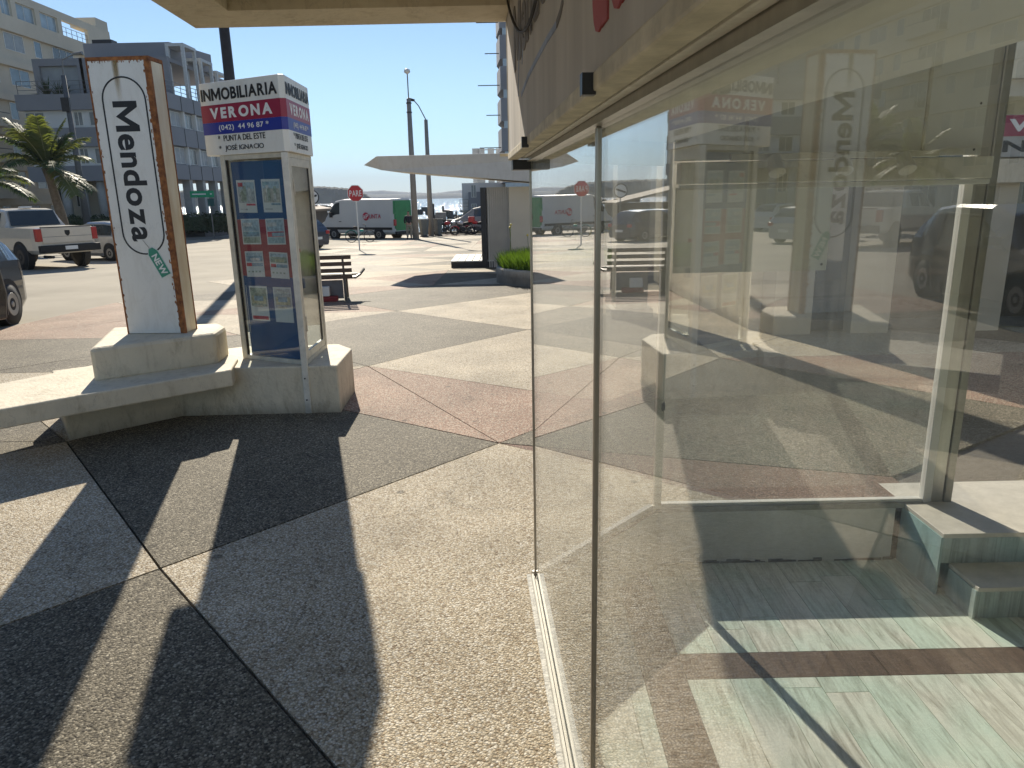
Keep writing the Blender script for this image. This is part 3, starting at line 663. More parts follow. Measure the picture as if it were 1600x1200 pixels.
# roller blind
bl = thing('roller_blind', 'cream rolled-up blind in a box along the top of the far window', 'blind', (1.55, 3.6, 1.72))
part('blind_box', MB().box((P1.x+.03, 3.56, 1.735), (2.30, 3.652, 1.835)), WHITE_OLD, bl, bevel=.006)
part('bottom_bar', MB().box((P1.x+.03, 3.57, 1.708), (2.30, 3.60, 1.732)), WHITE, bl, bevel=.004)
p0 = atY(1036, 640, 3.6)
part('pull_chain', MB().tube([(p0.x-.008, 3.6, 1.72), (p0.x-.006, 3.6, p0.z+.04)], .0022, 5).tube([(p0.x+.010, 3.6, 1.72), (p0.x+.004, 3.6, p0.z+.04)], .0022, 5), WHITE_OLD, bl)
part('chain_weight', MB().lathe([(.004, .02), (.010, .01), (.010, -.02), (.005, -.028)], (p0.x, 3.6, p0.z+.02), 'z', 10), GREYM, bl, smooth=True)
# track light with three spotlights
tk = thing('spotlight_track', 'white ceiling track carrying three small unlit spotlights before the white board', 'track light', (1.45, 3.3, 1.86))
ya = 3.30; z_a = atY(1290, 243, ya).z; xa, xb = atY(1141, 244, ya).x, atY(1465, 242, ya).x
part('track', MB().box((xa, ya-.012, z_a-.014), (xb, ya+.012, z_a+.014)), WHITE_OLD, tk, bevel=.003)
for x_ in (xa+.06, xb-.075): part('hanger', MB().box((x_, ya-.006, z_a+.0145), (x_+.012, ya+.006, 2.6)), WHITE_OLD, tk)
for i, (px, dx) in enumerate(((1208, .02), (1312, 0), (1408, .035))):
    x_ = atY(px, 250, ya).x; c_ = Vector((x_, ya-.03, z_a-.03)); dd = Vector((dx, -.6, -.8)).normalized()
    sp = part('spotlight', MB().tube([c_-dd*.028, c_+dd*.012, c_+dd*.012, c_+dd*.05], [.030, .030, .036, .036], 14), WHITE, tk)
    part('lamp_face', MB().tube([c_+dd*.0501, c_+dd*.052], .030, 14), WHITE_OLD, sp)
    part('swivel_arm', MB().tube([(x_, ya, z_a-.014), (x_+.01, ya-.02, z_a-.02), tuple(c_)], .006, 8), WHITE_OLD, sp)

# ================================================================ FOREGROUND: BASE, PYLON, BOOTH
zs = .42; TS = .14
base = thing('concrete_bench_base', 'cream rendered low plinth with a projecting seat slab and raised block', 'plinth', (-2.4, 6.0, 0))
part('plinth', MB().prism([(-3.31, 5.13), (-2.717, 5.707), (-1.414, 5.72), (-1.435, 6.39), (-1.60, 6.62), (-2.45, 6.62), (-3.75, 5.75)], -.01, .396), PLASTER, base, bevel=.012)
sl = [(-3.42, 4.46), (-2.996, 4.863), (-2.205, 5.54), (-2.30, 5.95), (-2.75, 6.50), (-3.45, 5.83), (-3.95, 5.05)]
part('seat_slab', MB().prism(sl, zs-.135, zs), PLASTER, base, bevel=.012)
ZP = zat(545, -3.12, 5.25)
part('raised_block', MB().prism([(-3.12, 5.25), (-2.40, 5.80), (-2.44, 6.12), (-2.56, 6.30), (-3.45, 6.20)], zs-.02, ZP), PLASTER, base, bevel=.03)
# --- pylon
PFL = G(200, 521, ZP+.004); PFR = G(290, 520, ZP+.004); PBR = G(309, 513, ZP+.004)
PW = (PFR-PFL).length; PU = (PFR-PFL).normalized(); PN = Vector((PU.y, -PU.x, 0))   # PN points to the viewer
PD = .205; PZ0 = ZP+.001; PZ1 = zat(90, PFL.x, PFL.y)
RUST = mat('rusty_steel_edge', (.42, .17, .055), .9, ns=22, amt=.5, col2=(.12, .04, .018), bump=.7, bs=70)
SIGNW = mat('sign_white_sheet', (.78, .765, .71), .35, ns=1.5, amt=.06, grime=.25)
SIDEW = mat('rust_stained_side_sheet', (.76, .70, .55), .6, ns=3.5, amt=.4, col2=(.62, .50, .32), stretch=(3, 3, .7))
py = thing('sign_pylon', 'tall white sign pylon with rusty edges, black ringed vertical lettering and green tag', 'sign', (PFL.x+PW/2, PFL.y+PD/2, PZ0))
def pb(u0, u1, d0, d1, z0, z1):                              # box in pylon axes: u along the front, d depth behind the front
    q = [PFL+PU*u-PN*d for u, d in ((u0, d0), (u1, d0), (u1, d1), (u0, d1))]
    return MB().prism([(v.x, v.y) for v in q], z0, z1)
part('body', pb(.012, PW-.012, .012, PD-.012, PZ0, PZ1-.01), SIDEW, py)
part('front_sheet', pb(.013, PW-.039, -.002, .0115, PZ0+.004, PZ1-.027), SIGNW, py)
part('side_sheet', pb(PW-.0118, PW-.003, .03, PD-.012, PZ0+.004, PZ1-.03), SIDEW, py)
e = .022
for nm, (u0, u1, d0, d1) in dict(edge_left=(0, .0125, -.004, .03), edge_right=(PW-.038, PW+.001, -.004, .028), edge_back=(PW-.02, PW+.001, PD-.011, PD), edge_hidden=(0, .012, PD-.02, PD)).items():
    part('rusty_edge', pb(u0, u1, d0, d1, PZ0, PZ1-.0265), RUST, py)
part('rusty_cap', pb(0, PW, -.005, PD, PZ1-.026, PZ1), RUST, py)
STAIN = None
m, n, N, L, p = nmat('rust_run_stain')
tc = N.new('ShaderNodeTexCoord'); mp = N.new('ShaderNodeMapping'); mp.inputs['Scale'].default_value = (30, 30, 2.2); L.new(tc.outputs['Object'], mp.inputs[0])
nz = N.new('ShaderNodeTexNoise'); nz.inputs['Scale'].default_value = 2; nz.inputs['Detail'].default_value = 5; L.new(mp.outputs[0], nz.inputs[0])
gz_ = N.new('ShaderNodeTexCoord'); sx_ = N.new('ShaderNodeSeparateXYZ'); L.new(gz_.outputs['Generated'], sx_.inputs[0])
a1 = N.new('ShaderNodeMath'); a1.operation = 'POWER'; a1.inputs[1].default_value = 1.3; L.new(sx_.outputs['Z'], a1.inputs[0])
a2 = N.new('ShaderNodeMath'); a2.operation = 'MULTIPLY'; L.new(a1.outputs[0], a2.inputs[0]); L.new(nz.outputs[0], a2.inputs[1])
b1 = N.new('ShaderNodeMath'); b1.operation = 'PINGPONG'; b1.inputs[1].default_value = .5; L.new(sx_.outputs['X'], b1.inputs[0])
b2 = N.new('ShaderNodeMath'); b2.operation = 'MULTIPLY'; L.new(a2.outputs[0], b2.inputs[0]); L.new(b1.outputs[0], b2.inputs[1])
b3 = N.new('ShaderNodeMath'); b3.operation = 'MULTIPLY'; b3.inputs[1].default_value = 2.6; b3.use_clamp = True; L.new(b2.outputs[0], b3.inputs[0])
p.inputs['Base Color'].default_value = (.36, .25, .09, 1); p.inputs['Roughness'].default_value = .6; L.new(b3.outputs[0], p.inputs['Alpha'])
part('rust_stain', pb(PW*.40, PW*.52, -.0035, -.0025, PZ1-.34, PZ1-.028), m, py)
# ring and lettering on the front
pt0 = lambda u, z: Vector(((PFL+PU*u+PN*.0021).x, (PFL+PU*u+PN*.0021).y, z))
rq = random.Random(21); mb = MB(); mb2 = MB()
def blob(mbx, fn, u, z, r_, k=7):
    pts = []
    for i in range(k): a = 6.283*i/k; q_ = r_*rq.uniform(.5, 1.2); pts.append(fn(u+q_*math.cos(a)*.55, z+q_*math.sin(a)*1.5))
    mbx.slab(pts, PN, .0006)
for i in range(90):
    z = rq.uniform(PZ0+.02, PZ1-.04); side = rq.random() < .7; u = (PW-.040-rq.random()**2*.012) if side else (.0145+rq.random()**2*.008)
    blob(mb, lambda a, b: pt0(a, b), u, z, rq.uniform(.004, .012))
for i in range(40): blob(mb, lambda a, b: pt0(a, b), rq.uniform(.02, PW-.05), PZ1-.028-rq.random()**2*.012, rq.uniform(.003, .009))
part('rust_bloom', mb, RUST, py, kind='stuff')
def pt(u, z, lift=0.0): q = PFL+PU*u+PN*(.0022+lift); return Vector((q.x, q.y, z))
def pz_(pyy): return zat(pyy, (PFL+PU*PW*.5).x, (PFL+PU*PW*.5).y)
ring_t, ring_b = pz_(119), pz_(398)
ucx = PW*.525; rw = PW*.355; th = .0115
def stadium(r_, z0, z1, k=20):
    pts = []
    for i in range(k+1): a = math.pi*i/k; pts.append((ucx+r_*math.cos(a), z1-rw+r_*math.sin(a)))
    for i in range(k+1): a = math.pi+math.pi*i/k; pts.append((ucx+r_*math.cos(a), z0+rw+r_*math.sin(a)))
    return pts
oA = stadium(rw, ring_b, ring_t); oB = stadium(rw-th, ring_b, ring_t); nn = len(oA)
mb = MB(); vs = [pt(*q) for q in oA]+[pt(*q) for q in oB]+[pt(*q, .002) for q in oA]+[pt(*q, .002) for q in oB]
fs = []
for i in range(nn):
    j = (i+1) % nn; fs += [(2*nn+i, 2*nn+j, 3*nn+j, 3*nn+i), (i, j, 2*nn+j, 2*nn+i), (nn+i, 3*nn+i, 3*nn+j, nn+j)]
part('ring', mb.add(vs, fs), INKB, py)
t_ = text_mb('Mendoza', 1, .0012, .028, spacing=.98)
zt_, zb_ = pz_(158), pz_(377)
# text runs downwards: x axis of the text = -Z, y axis of the text = +U
letter_parts(fit(t_, pt(0, 0), (0, 0, -1), PU, -zt_, -zb_, PW*.325, PW*.715, .0), INKB, py)
# green tag hanging from the last letter
tg = Vector((math.sin(R(25)), 0, -math.cos(R(25))))           # long axis in the (u, z) plane
def tp(a, b, lift): u = PW*.60+a*tg.x+b*math.cos(R(25)); z = pz_(387)+a*tg.z+b*math.sin(R(25)); return pt(u, z, lift)
TAGW = mat('tag_white_border', (.66, .72, .68), .4); TAGG = mat('tag_green', (.035, .26, .17), .4, amt=.06)
def tagpoly(s_): h_ = .047-s_; return [(.0+s_*1.2, -.017), (.0+s_*1.2, .017), (.045, h_), (.25-s_, h_), (.25-s_, -h_), (.045, -h_)]
tagp = part('hang_tag', MB().slab([tp(a, b, .001) for a, b in tagpoly(0)], PN, .002), TAGW, py)
part('tag_face', MB().slab([tp(a, b, .0031) for a, b in tagpoly(.006)], PN, .0012), TAGG, tagp)
t_ = text_mb('NEW', 1, .0006, .03)
aU = (tp(1, 0, 0)-tp(0, 0, 0)).normalized(); aV = PN.cross(aU).normalized()
letter_parts(fit(t_, tp(0, 0, .0044), aU, aV, .062, .232, -.026, .026, .0008), INKW, tagp)
part('tag_string', MB().tube([tp(-.075, -.02, .002), tp(-.03, -.012, .003), tp(.012, -.004, .005)], .0018, 5), mat('string', (.4, .36, .3), .9), tagp)

# --- triangular booth
ZB = .398
BFL = Vector((-2.30, 6.07, 0)); BFR = Vector((-1.664, 5.744, 0)); BBR = Vector((-1.672, 6.46, 0))
bt = thing('advert_booth', 'three-sided aluminium advert booth with blue poster panel and white lettered head', 'kiosk', (-1.88, 6.09, ZB))
CRM = mat('cream_aluminium_frame', (.62, .59, .49), .5, .1, ns=14, amt=.22, bump=.1, bs=30)
BZ1 = 2.055
tri = [BFL, BFR, BBR]
def cor(P, Q, Rr, d):                                         # small triangular corner post
    a = P+(Q-P).normalized()*d; b = P+(Rr-P).normalized()*d; return [(P.x, P.y), (a.x, a.y), (b.x, b.y)]
part('corner_post', MB().prism(cor(BFL, BFR, BBR, .05), ZB, BZ1), CRM, bt)
part('corner_post', MB().prism(cor(BFR, BFL, BBR, .045), ZB, BZ1), CRM, bt)
part('corner_post', MB().prism(cor(BBR, BFR, BFL, .05), ZB, BZ1), CRM, bt)
def face(Pa, Pb):
    U_ = (Pb-Pa).normalized(); cen = (BFL+BFR+BBR)/3; N_ = Vector((U_.y, -U_.x, 0))
    if (cen-Pa).dot(N_) > 0: N_ = -N_
    return U_, N_, (Pb-Pa).length
def fbox(Pa, U_, N_, u0, u1, d0, d1, z0, z1):                 # d measured inwards
    q = [Pa+U_*u-N_*d for u, d in ((u0, d0), (u1, d0), (u1, d1), (u0, d1))]
    return MB().prism([(v.x, v.y) for v in q], z0, z1)
def frame(Pa, Pb, st=.035):
    U_, N_, Ln = face(Pa, Pb)
    part('rail', fbox(Pa, U_, N_, .051, Ln-.051, .001, .03, ZB, ZB+st), CRM, bt)
    part('rail', fbox(Pa, U_, N_, .051, Ln-.051, .001, .03, BZ1-st, BZ1), CRM, bt)
    return U_, N_, Ln
BPANE = pane_mat('booth_glass', tint=(.95, .97, .96), dust=.012, f0=.05)
# front
U_, N_, Ln = frame(BFL, BFR)
part('glass_pane', fbox(BFL, U_, N_, .051, Ln-.046, .010, .014, ZB+.036, BZ1-.036), BPANE, bt)
part('gasket', fbox(BFL, U_, N_, .0505, .062, .008, .026, ZB+.036, BZ1-.036), BLACK, bt)
part('gasket', fbox(BFL, U_, N_, Ln-.056, Ln-.0455, .008, .026, ZB+.036, BZ1-.036), BLACK, bt)
BLUE = mat('blue_backing_board', (.004, .085, .24), .5, ns=2, amt=.12); REDB = mat('red_backing_band', (.36, .05, .07), .5, ns=2, amt=.1)
zr0, zr1 = zat(432, -2.0, 5.95), zat(343, -2.0, 5.95)
u0, u1 = .075, Ln-.058
pnl = part('backing_board', fbox(BFL, U_, N_, u0, u1, .034, .040, ZB+.02, zr0-.001), BLUE, bt)
part('backing_board', fbox(BFL, U_, N_, u0, u1, .034, .040, zr0, zr1), REDB, bt, label='red middle band of the backing board')
part('backing_board', fbox(BFL, U_, N_, u0, u1, .034, .040, zr1+.001, BZ1-.05), BLUE, bt)
def fpt(u, z, d=0.0): q = BFL+U_*u-N_*d; return Vector((q.x, q.y, z))
# property posters
PAPER = mat('poster_paper', (.70, .72, .70), .6, ns=3, amt=.05)
PALET = dict(sky=(.35, .55, .66), sea=(.10, .33, .48), grn=(.25, .36, .22), snd=(.60, .55, .40), red=(.62, .10, .13), gry=(.45, .50, .50), teal=(.18, .42, .48), yel=(.6, .56, .25), wht=(.72, .73, .7))
PIC = {k: mat('poster_print_'+k, tuple(.62*c_+.38*.62 for c_ in v) if k != 'red' else v, .55, ns=38, amt=.5, detail=5) for k, v in PALET.items()}
rows = [((373, 283), (398, 330)), ((373, 343), (398, 382)), ((378, 395), (398, 433)), ((385, 449), (398, 500))]
rz = [(zat(281, -2.1, 6.0), zat(332, -2.1, 6.0)), (zat(342, -2.1, 6.0), zat(382, -2.1, 6.0)), (zat(393, -2.1, 6.0), zat(433, -2.1, 6.0)), (zat(447, -2.1, 6.0), zat(501, -2.1, 6.0))]
rp = random.Random(4)
for ri, (za, zb2) in enumerate(rz):
    for ci, (ua, ub) in enumerate(((.115+ri*.004, .315+ri*.004), (.385+ri*.003, .580+ri*.003))):
        tilt = rp.uniform(-.006, .006)
        def pp(u, z, l): return fpt(ua+(ub-ua)*u, zb2+(za-zb2)*z+tilt*u, .0335-.0012-l)
        po = part('poster', MB().slab([pp(0, 0, 0), pp(1, 0, 0), pp(1, 1, 0), pp(0, 1, 0)], N_, .0008), PAPER, bt)
        def blk(a, b, c, d, k, l=.001): part('printed_picture', MB().slab([pp(a, c, l), pp(b, c, l), pp(b, d, l), pp(a, d, l)], N_, .0004), PIC[k], po)
        if ri == 0:
            blk(.06, .94, .30, .93, 'gry' if ci == 0 else 'snd'); blk(.06, .94, .72, .93, 'sky', .0016); blk(.08, .34, .80, .92, 'red' if ci == 0 else 'teal', .0022)
            for q in range(5): a = rp.uniform(.1, .75); blk(a, a+.15, .34, rp.uniform(.5, .85), 'wht' if q % 2 else 'grn', .0022+q*.0005)
            blk(.45, .94, .22, .28, 'red' if ci == 0 else 'sea', .0022); blk(.1, .5, .08, .12, 'gry', .0022)
        elif ri == 1:
            blk(.05, .95, .52, .95, 'sky'); blk(.05, .95, .30, .50, 'red' if ci == 1 else 'teal', .001); blk(.3, .95, .32, .46, 'sea', .0018); blk(.05, .95, .05, .28, 'grn' if ci == 0 else 'teal'); blk(.1, .6, .7, .85, 'wht', .0018)
        elif ri == 2:
            blk(.05, .95, .60, .95, 'sea' if ci == 0 else 'grn'); blk(.05, .95, .82, .95, 'sky', .0016); blk(.05, .34, .42, .55, 'red', .0016); blk(.36, .95, .42, .55, 'sea', .0016)
            for q in range(4): blk(.1+q*.2, .2+q*.2, .18, .24, 'grn', .0016)
            blk(.3, .8, .64, .74, 'yel' if ci else 'wht', .0022)
        else:
            blk(.06, .94, .42, .95, 'grn' if ci == 0 else 'gry'); blk(.1, .9, .5, .72, 'yel', .0016); blk(.25, .75, .58, .72, 'sea', .0022); blk(.2, .7, .40, .45, 'snd', .003)
            if ci == 0: blk(.06, .94, .04, .14, 'red', .0016)
part('curled_paper_edge', MB().tube([fpt(.102, .62, .02), fpt(.1, .80, .022), fpt(.098, 1.02, .028)], .0022, 5), INKW, bt)
# right face: door frame with a narrow glass
U_, N_, Ln = frame(BFR, BBR)
part('glass_pane', fbox(BFR, U_, N_, .10, Ln-.10, .012, .016, ZB+.10, BZ1-.10), BPANE, bt)
for a, b, c, d in ((.046, .099, ZB+.036, BZ1-.036), (Ln-.099, Ln-.051, ZB+.036, BZ1-.036), (.0995, Ln-.0995, ZB+.036, ZB+.099), (.0995, Ln-.0995, BZ1-.099, BZ1-.036)):
    part('door_stile', fbox(BFR, U_, N_, a, b, .003, .028, c, d), CRM, bt, bevel=.002)
part('gasket', fbox(BFR, U_, N_, Ln-.112, Ln-.1, .009, .02, ZB+.1, BZ1-.1), BLACK, bt)
for z_ in (1.80, .72): part('hinge', fbox(BFR, U_, N_, .09, .103, -.006, .0025, z_-.06, z_+.06), WHITE_OLD, bt, bevel=.002)
# third face and what is pinned inside on it
U3, N3, L3 = frame(BBR, BFL)
part('glass_pane', fbox(BBR, U3, N3, .051, L3-.051, .010, .014, ZB+.036, BZ1-.036), BPANE, bt)
for i, (u_, za, zb2, c_) in enumerate(((.10, 1.55, 1.80, 'wht'), (.10, 1.22, 1.50, 'snd'), (.12, .95, 1.18, 'wht'), (.36, 1.4, 1.75, 'wht'), (.36, .9, 1.25, 'snd'))):
    part('pinned_sheet', fbox(BBR, U3, N3, u_, u_+.19, .018, .0195, za, zb2), PIC[c_], bt)
part('hanging_strap', MB().tube([(-1.80, 6.12, 1.98), (-1.79, 6.11, 1.6), (-1.80, 6.12, 1.2), (-1.79, 6.12, .75)], .008, 6), GREYM, bt)
part('red_ribbon', MB().box((-1.86, 6.115, 1.28), (-1.74, 6.125, 1.31)).box((-1.805, 6.114, 1.1), (-1.785, 6.126, 1.5)), PIC['red'], bt)
part('blue_clip', MB().box((-1.85, 6.10, .98), (-1.73, 6.14, 1.06)), BLUE, bt)
part('backing_board', fbox(BBR, U3, N3, .055, L3-.055, .022, .027, .62, BZ1-.04), WHITE_OLD, bt, label='cream inner backing board')
# batten from head to pavement
bq = BFR+Vector((-.012, -.030, 0))
part('batten', MB().bar((bq.x, bq.y, 0.0), (bq.x, bq.y, BZ1-.005), .05, .02, up=(0, 1, 0)), WHITE_OLD, bt, bevel=.003)
for z_ in (.12, .30): part('bolt', MB().lathe([(.007, 0), (.007, -.004), (.002, -.006)], (bq.x, bq.y-.026, z_), 'y', 8), DARKM, bt)
# head: triangular box with cut corners
z0h, z1h = 2.057, 2.60
cen = (BFL+BFR+BBR)/3
HFR = BFR+(BFR-cen).normalized()*.052; HFL = Vector((-2.47, 6.155, 0)); HBR = BBR+(BBR-cen).normalized()*.045
def cut(P, A, B, d): return [P+(A-P).normalized()*d, P+(B-P).normalized()*d]
hp = cut(HFL, HBR, HFR, .05)+cut(HFR, HFL, HBR, .045)+cut(HBR, HFR, HFL, .05)
head = part('head_box', MB().prism([(v.x, v.y) for v in hp], z0h, z1h), mat('booth_head_white', (.76, .745, .68), .4, ns=2, amt=.08, grime=.25), bt, bevel=.004)
CRIM = mat('crimson_band', (.30, .012, .05), .4, amt=.06); BLUB = mat('blue_band', (.012, .03, .28), .4, amt=.06)
zb1, zb2_, zb3 = z1h-.165, z1h-.295, z1h-.385
def band(P, Q, z0, z1, m_):
    U_, N_, Ln = face(P, Q); part('colour_band', fbox(P, U_, N_, 0.0005, Ln-.0005, -.0015, .0008, z0, z1), m_, head)
pairs = [(hp[1], hp[2]), (hp[2], hp[3]), (hp[3], hp[4]), (hp[5], hp[0]), (hp[0], hp[1])]
for P, Q in pairs:
    band(P, Q, zb2_, zb1, CRIM); band(P, Q, zb3, zb2_-.0005, BLUB)
def letters(P, Q):
    U_, N_, Ln = face(P, Q); O_ = P+N_*.0018
    if U_.cross(Vector((0, 0, 1))).dot(N_) < 0: U_ = -U_; O_ = Q+N_*.0018
    for s_, a, b, c, d, m_, bo in (('INMOBILIARIA', .0, 1.0, z1h-.135, z1h-.045, INKB, .03), ('VERONA', .10, .92, zb2_+.025, zb1-.022, INKW, .045),
                               ('(042)  44 96 87 *', .20, .86, zb3+.018, zb2_-.020, INKW, .012), ('*  PUNTA DEL ESTE', .17, .80, z0h+.104, z0h+.150, INKB, .008), ('*  JOSÉ IGNACIO', .17, .77, z0h+.024, z0h+.080, INKB, .008)):
        sp_ = 1.25 if s_ == 'VERONA' else 1.0
        q_ = fit(text_mb(s_, 1, .0006, bo, spacing=sp_), O_, U_, (0, 0, 1), Ln*(a*.96+.02), Ln*(b*.96+.02), c, d, .001)
        if bo > .01: letter_parts(q_, m_, head)
        else: small_print(q_, m_, head)
letters(hp[1], hp[2]); letters(hp[3], hp[4]); letters(hp[5], hp[0])

# ================================================================ MIDDLE DISTANCE
# --- corrugated kiosk with a broad white canopy
kz = gz(21.5)
ck = thing('corrugated_kiosk', 'grey corrugated kiosk under a broad thin white concrete canopy', 'kiosk', (.2, 21.5, kz))
CANW = mat('canopy_white_render', (.66, .64, .59), .8, ns=1, amt=.1, grime=.3)
tip = atY(568, 258, 20.6); tl = atY(588, 244, 20.3); trr = atY(800, 245.5, 20.3)
zc = tl.z
und = atY(592, 266, 20.4).z; undr = und-(und-atY(790, 284, 20.4).z)*(5-tl.x)/3.9
mb = MB()
# slab with a pointed left end: outline in plan, thin at the tip
x0 = tl.x; xt = tip.x
mb.add([(xt, 20.6, tip.z), (x0, 20.3, zc), (5, 20.3, zc+.02), (5, 20.3, undr), (x0+.1, 20.4, und),
        (xt+.2, 23.2, tip.z), (x0+.25, 23.6, zc), (5, 23.6, zc+.02), (5, 23.6, undr), (x0+.35, 23.6, und)],
       [(0, 4, 3, 2, 1), (5, 6, 7, 8, 9), (0, 1, 6, 5), (1, 2, 7, 6), (2, 3, 8, 7), (3, 4, 9, 8), (4, 0, 5, 9)])
part('canopy_slab', mb, CANW, ck, bevel=.02)
CORR = mat('grey_corrugated_sheet', (.60, .56, .49), .55, .2, ns=2, amt=.12)
xa, xb = atY(762, 380, 21.0).x, atY(796, 380, 21.0).x
mb = MB(); n_ = 20; zt_ = und-(und-undr)*.62
for i in range(n_):
    a, b = xa+(xb-xa)*i/n_, xa+(xb-xa)*(i+1)/n_; yo = 0 if i % 2 else .06
    mb.box((a, 21.0+yo, kz-.1), (b, 21.12, zt_))
part('corrugated_sheet', mb, CORR, ck)
part('edge_post', MB().box((xa-.17, 20.95, kz-.1), (xa-.015, 21.2, zt_)), DARKM, ck)
part('wall', MB().box((xb+.01, 20.9, kz-.1), (5, 21.15, zt_)), mat('kiosk_wall', (.66, .61, .50), .8, ns=1, amt=.1), ck)
part('side_wall', MB().box((xa-.15, 21.2, kz-.1), (xa-.02, 23.2, zt_)), CORR, ck)
part('back_wall', MB().box((xa-.02, 23.1, kz-.1), (5, 23.2, zt_)), CORR, ck)
# low white slatted platform
q = GS(704, 419); q2 = GS(757, 416)
pf = thing('low_platform', 'low white slatted platform lying left of the corrugated kiosk', 'platform', (q.x+.5, q.y+.8, gz(q.y)))
zq = gz(q.y)+.20; xw = q2.x-q.x
part('base', MB().box((q.x+.02, q.y+.03, gz(q.y)-.1), (q2.x+.3, q.y+2.3, zq-.03)), DARKM, pf)
for i in range(6):
    a = q.x+(xw+.3)*i/6; part('slat', MB().box((a+.012, q.y, zq-.028), (a+(xw+.3)/6-.012, q.y+2.35, zq)), WHITE, pf)
# --- curved planter with grass and yellow flowers
pc = Vector((1.25, 16.5, 0)); pr = 1.55; pz = gz(15.5)
pl = thing('round_planter', 'curved concrete planter filled with bright grass in front of the kiosk', 'planter', (pc.x, pc.y, pz))
part('planter_wall', MB().lathe([(pr, -.1), (pr, .30), (pr-.02, .33), (pr-.13, .33), (pr-.14, .20)], (pc.x, pc.y, pz), 'z', 56), CONC, pl, smooth=False)
part('soil', MB().lathe([(pr-.14, .19), (.01, .22)], (pc.x, pc.y, pz), 'z', 40), SOIL, pl)
GRS = mat('bright_grass', (.095, .165, .03), .6, ns=8, amt=.45); FLW = mat('yellow_flower', (.75, .62, .12), .5)
rg = random.Random(9); mb = MB(); mf = MB()
for i in range(15000):
    r_ = (pr-.10)*math.sqrt(rg.random()); a = rg.random()*2*math.pi; x, y = pc.x+r_*math.cos(a), pc.y+r_*math.sin(a); z = pz+.2
    h = rg.uniform(.30, .66)*(1.0-.25*(r_/pr)); dx, dy = rg.uniform(-.14, .14)+.08*math.cos(a), rg.uniform(-.14, .14)+.08*math.sin(a); w_ = rg.uniform(.005, .010); b_ = rg.random()*math.pi
    ux, uy = math.cos(b_)*w_, math.sin(b_)*w_
    mb.add([(x-ux, y-uy, z), (x+ux, y+uy, z), (x+dx*.4+ux*.7, y+dy*.4+uy*.7, z+h*.6), (x+dx*.4-ux*.7, y+dy*.4-uy*.7, z+h*.6), (x+dx, y+dy, z+h)], [(0, 1, 2, 3), (3, 2, 4)])
stuff(part('grass', mb, GRS, pl))
for i in range(26):
    a = rg.random()*2*math.pi; r_ = pr*.85*math.sqrt(rg.random()); x, y = pc.x+r_*math.cos(a), pc.y+r_*math.sin(a); h = rg.uniform(.6, 1.1); dx = rg.uniform(-.1, .1)
    fl = part('flower_stem', MB().tube([(x, y, pz+.2), (x+dx*.4, y, pz+.2+h*.6), (x+dx, y, pz+.2+h)], .005, 4), GRS, pl)
    part('flower_head', MB().lathe([(.004, -.02), (.03, 0), (.022, .025), (.004, .03)], (x+dx, y, pz+.21+h), 'z', 7), FLW, fl)

# --- park bench
bz = gz(13.4)
WOODB = mat('dark_bench_wood', (.10, .065, .045), .6, ns=8, amt=.35, stretch=(1, 8, 8)); STEELB = mat('grey_bench_frame', (.12, .115, .11), .5, .2, ns=8, amt=.15)
bn = thing('park_bench', 'dark slatted park bench seen from behind beside the booth', 'bench', (-2.98, 13.35, bz), R(8))
bl_ = -1.85
def bp_(mbx): return mbx
for i, (yy, zz) in enumerate(((-.06, .80), (-.035, .68), (-.01, .56), (.015, .445))):
    part('back_slat', MB().box((bl_, yy, zz-.038), (.09, yy+.03, zz+.038)), WOODB, bn, world=False, bevel=.005)
for i in range(4):
    yy = .07+i*.125; part('seat_slat', MB().box((bl_, yy, .395+(.03 if i == 3 else 0)), (.16, yy+.11, .425+(.03 if i == 3 else 0))), WOODB, bn, world=False, bevel=.005)
for x_ in (-.06, -1.0, -1.75):
    part('leg', MB().bar((x_, -.045, .82), (x_, .06, .41), .05, .035, up=(1, 0, 0)).bar((x_, .06, .41), (x_, .10, 0), .05, .05, up=(1, 0, 0)).bar((x_, .06, .375), (x_, .56, .405), .05, .035, up=(1, 0, 0)).bar((x_, .44, .38), (x_, .50, 0), .05, .05, up=(1, 0, 0)), STEELB, bn, world=False)
part('armrest', MB().bar((.13, .10, .41), (.20, .48, .43), .03, .04).bar((.20, .48, .43), (.28, .60, .52), .03, .04), STEELB, bn, world=False)
part('end_panel', MB().box((-1.7, .12, .03), (-.1, .15, .37)), mat('grey_panel', (.17, .17, .18), .6), bn, world=False)
t_ = thing('parcel', 'white box lying on a red bag under the park bench', 'box', (-3.45, 13.30, bz), R(8))
part('carton', MB().box((-.10, -.1, .105), (.14, .02, .28)), WHITE, t_, world=False, bevel=.01)
part('red_bag', MB().box((-.12, -.10, 0), (.28, .06, .10)), mat('dark_red_cloth', (.22, .03, .03), .8), t_, world=False, bevel=.02)

# --- street poles
def pole(name, label, px, pyb, ptop, r_, m_, cat='lamp post', Y=None, lamp=None, topx=None):
    b = GS(px, pyb) if Y is None else atY(px, pyb, Y); b.z = gz(b.y) if Y is None else b.z
    z = zat(ptop, b.x, b.y); t_ = thing(name, label, cat, tuple(b))
    part('pole', MB().lathe([(r_, b.z-.1-0), (r_*.62, z)], (b.x, b.y, 0), 'z', 12), m_, t_, smooth=True)
    return t_, b, z
POLEC = mat('concrete_pole', (.30, .27, .235), .85, ns=2, amt=.15)
t_, b, z = pole('street_lamp', 'tall concrete lamp post with a single lamp, standing right beside the person', 650, 374, 155, .21, POLEC)
part('mast', MB().tube([(b.x, b.y, z), (b.x, b.y, z+1.45)], .035, 8), GREYM, t_)
part('lamp_head', MB().lathe([(.05, -.1), (.19, 0), (.17, .14), (.05, .2)], (b.x, b.y-.05, z+1.5), 'z', 12), WHITE, t_, smooth=True)
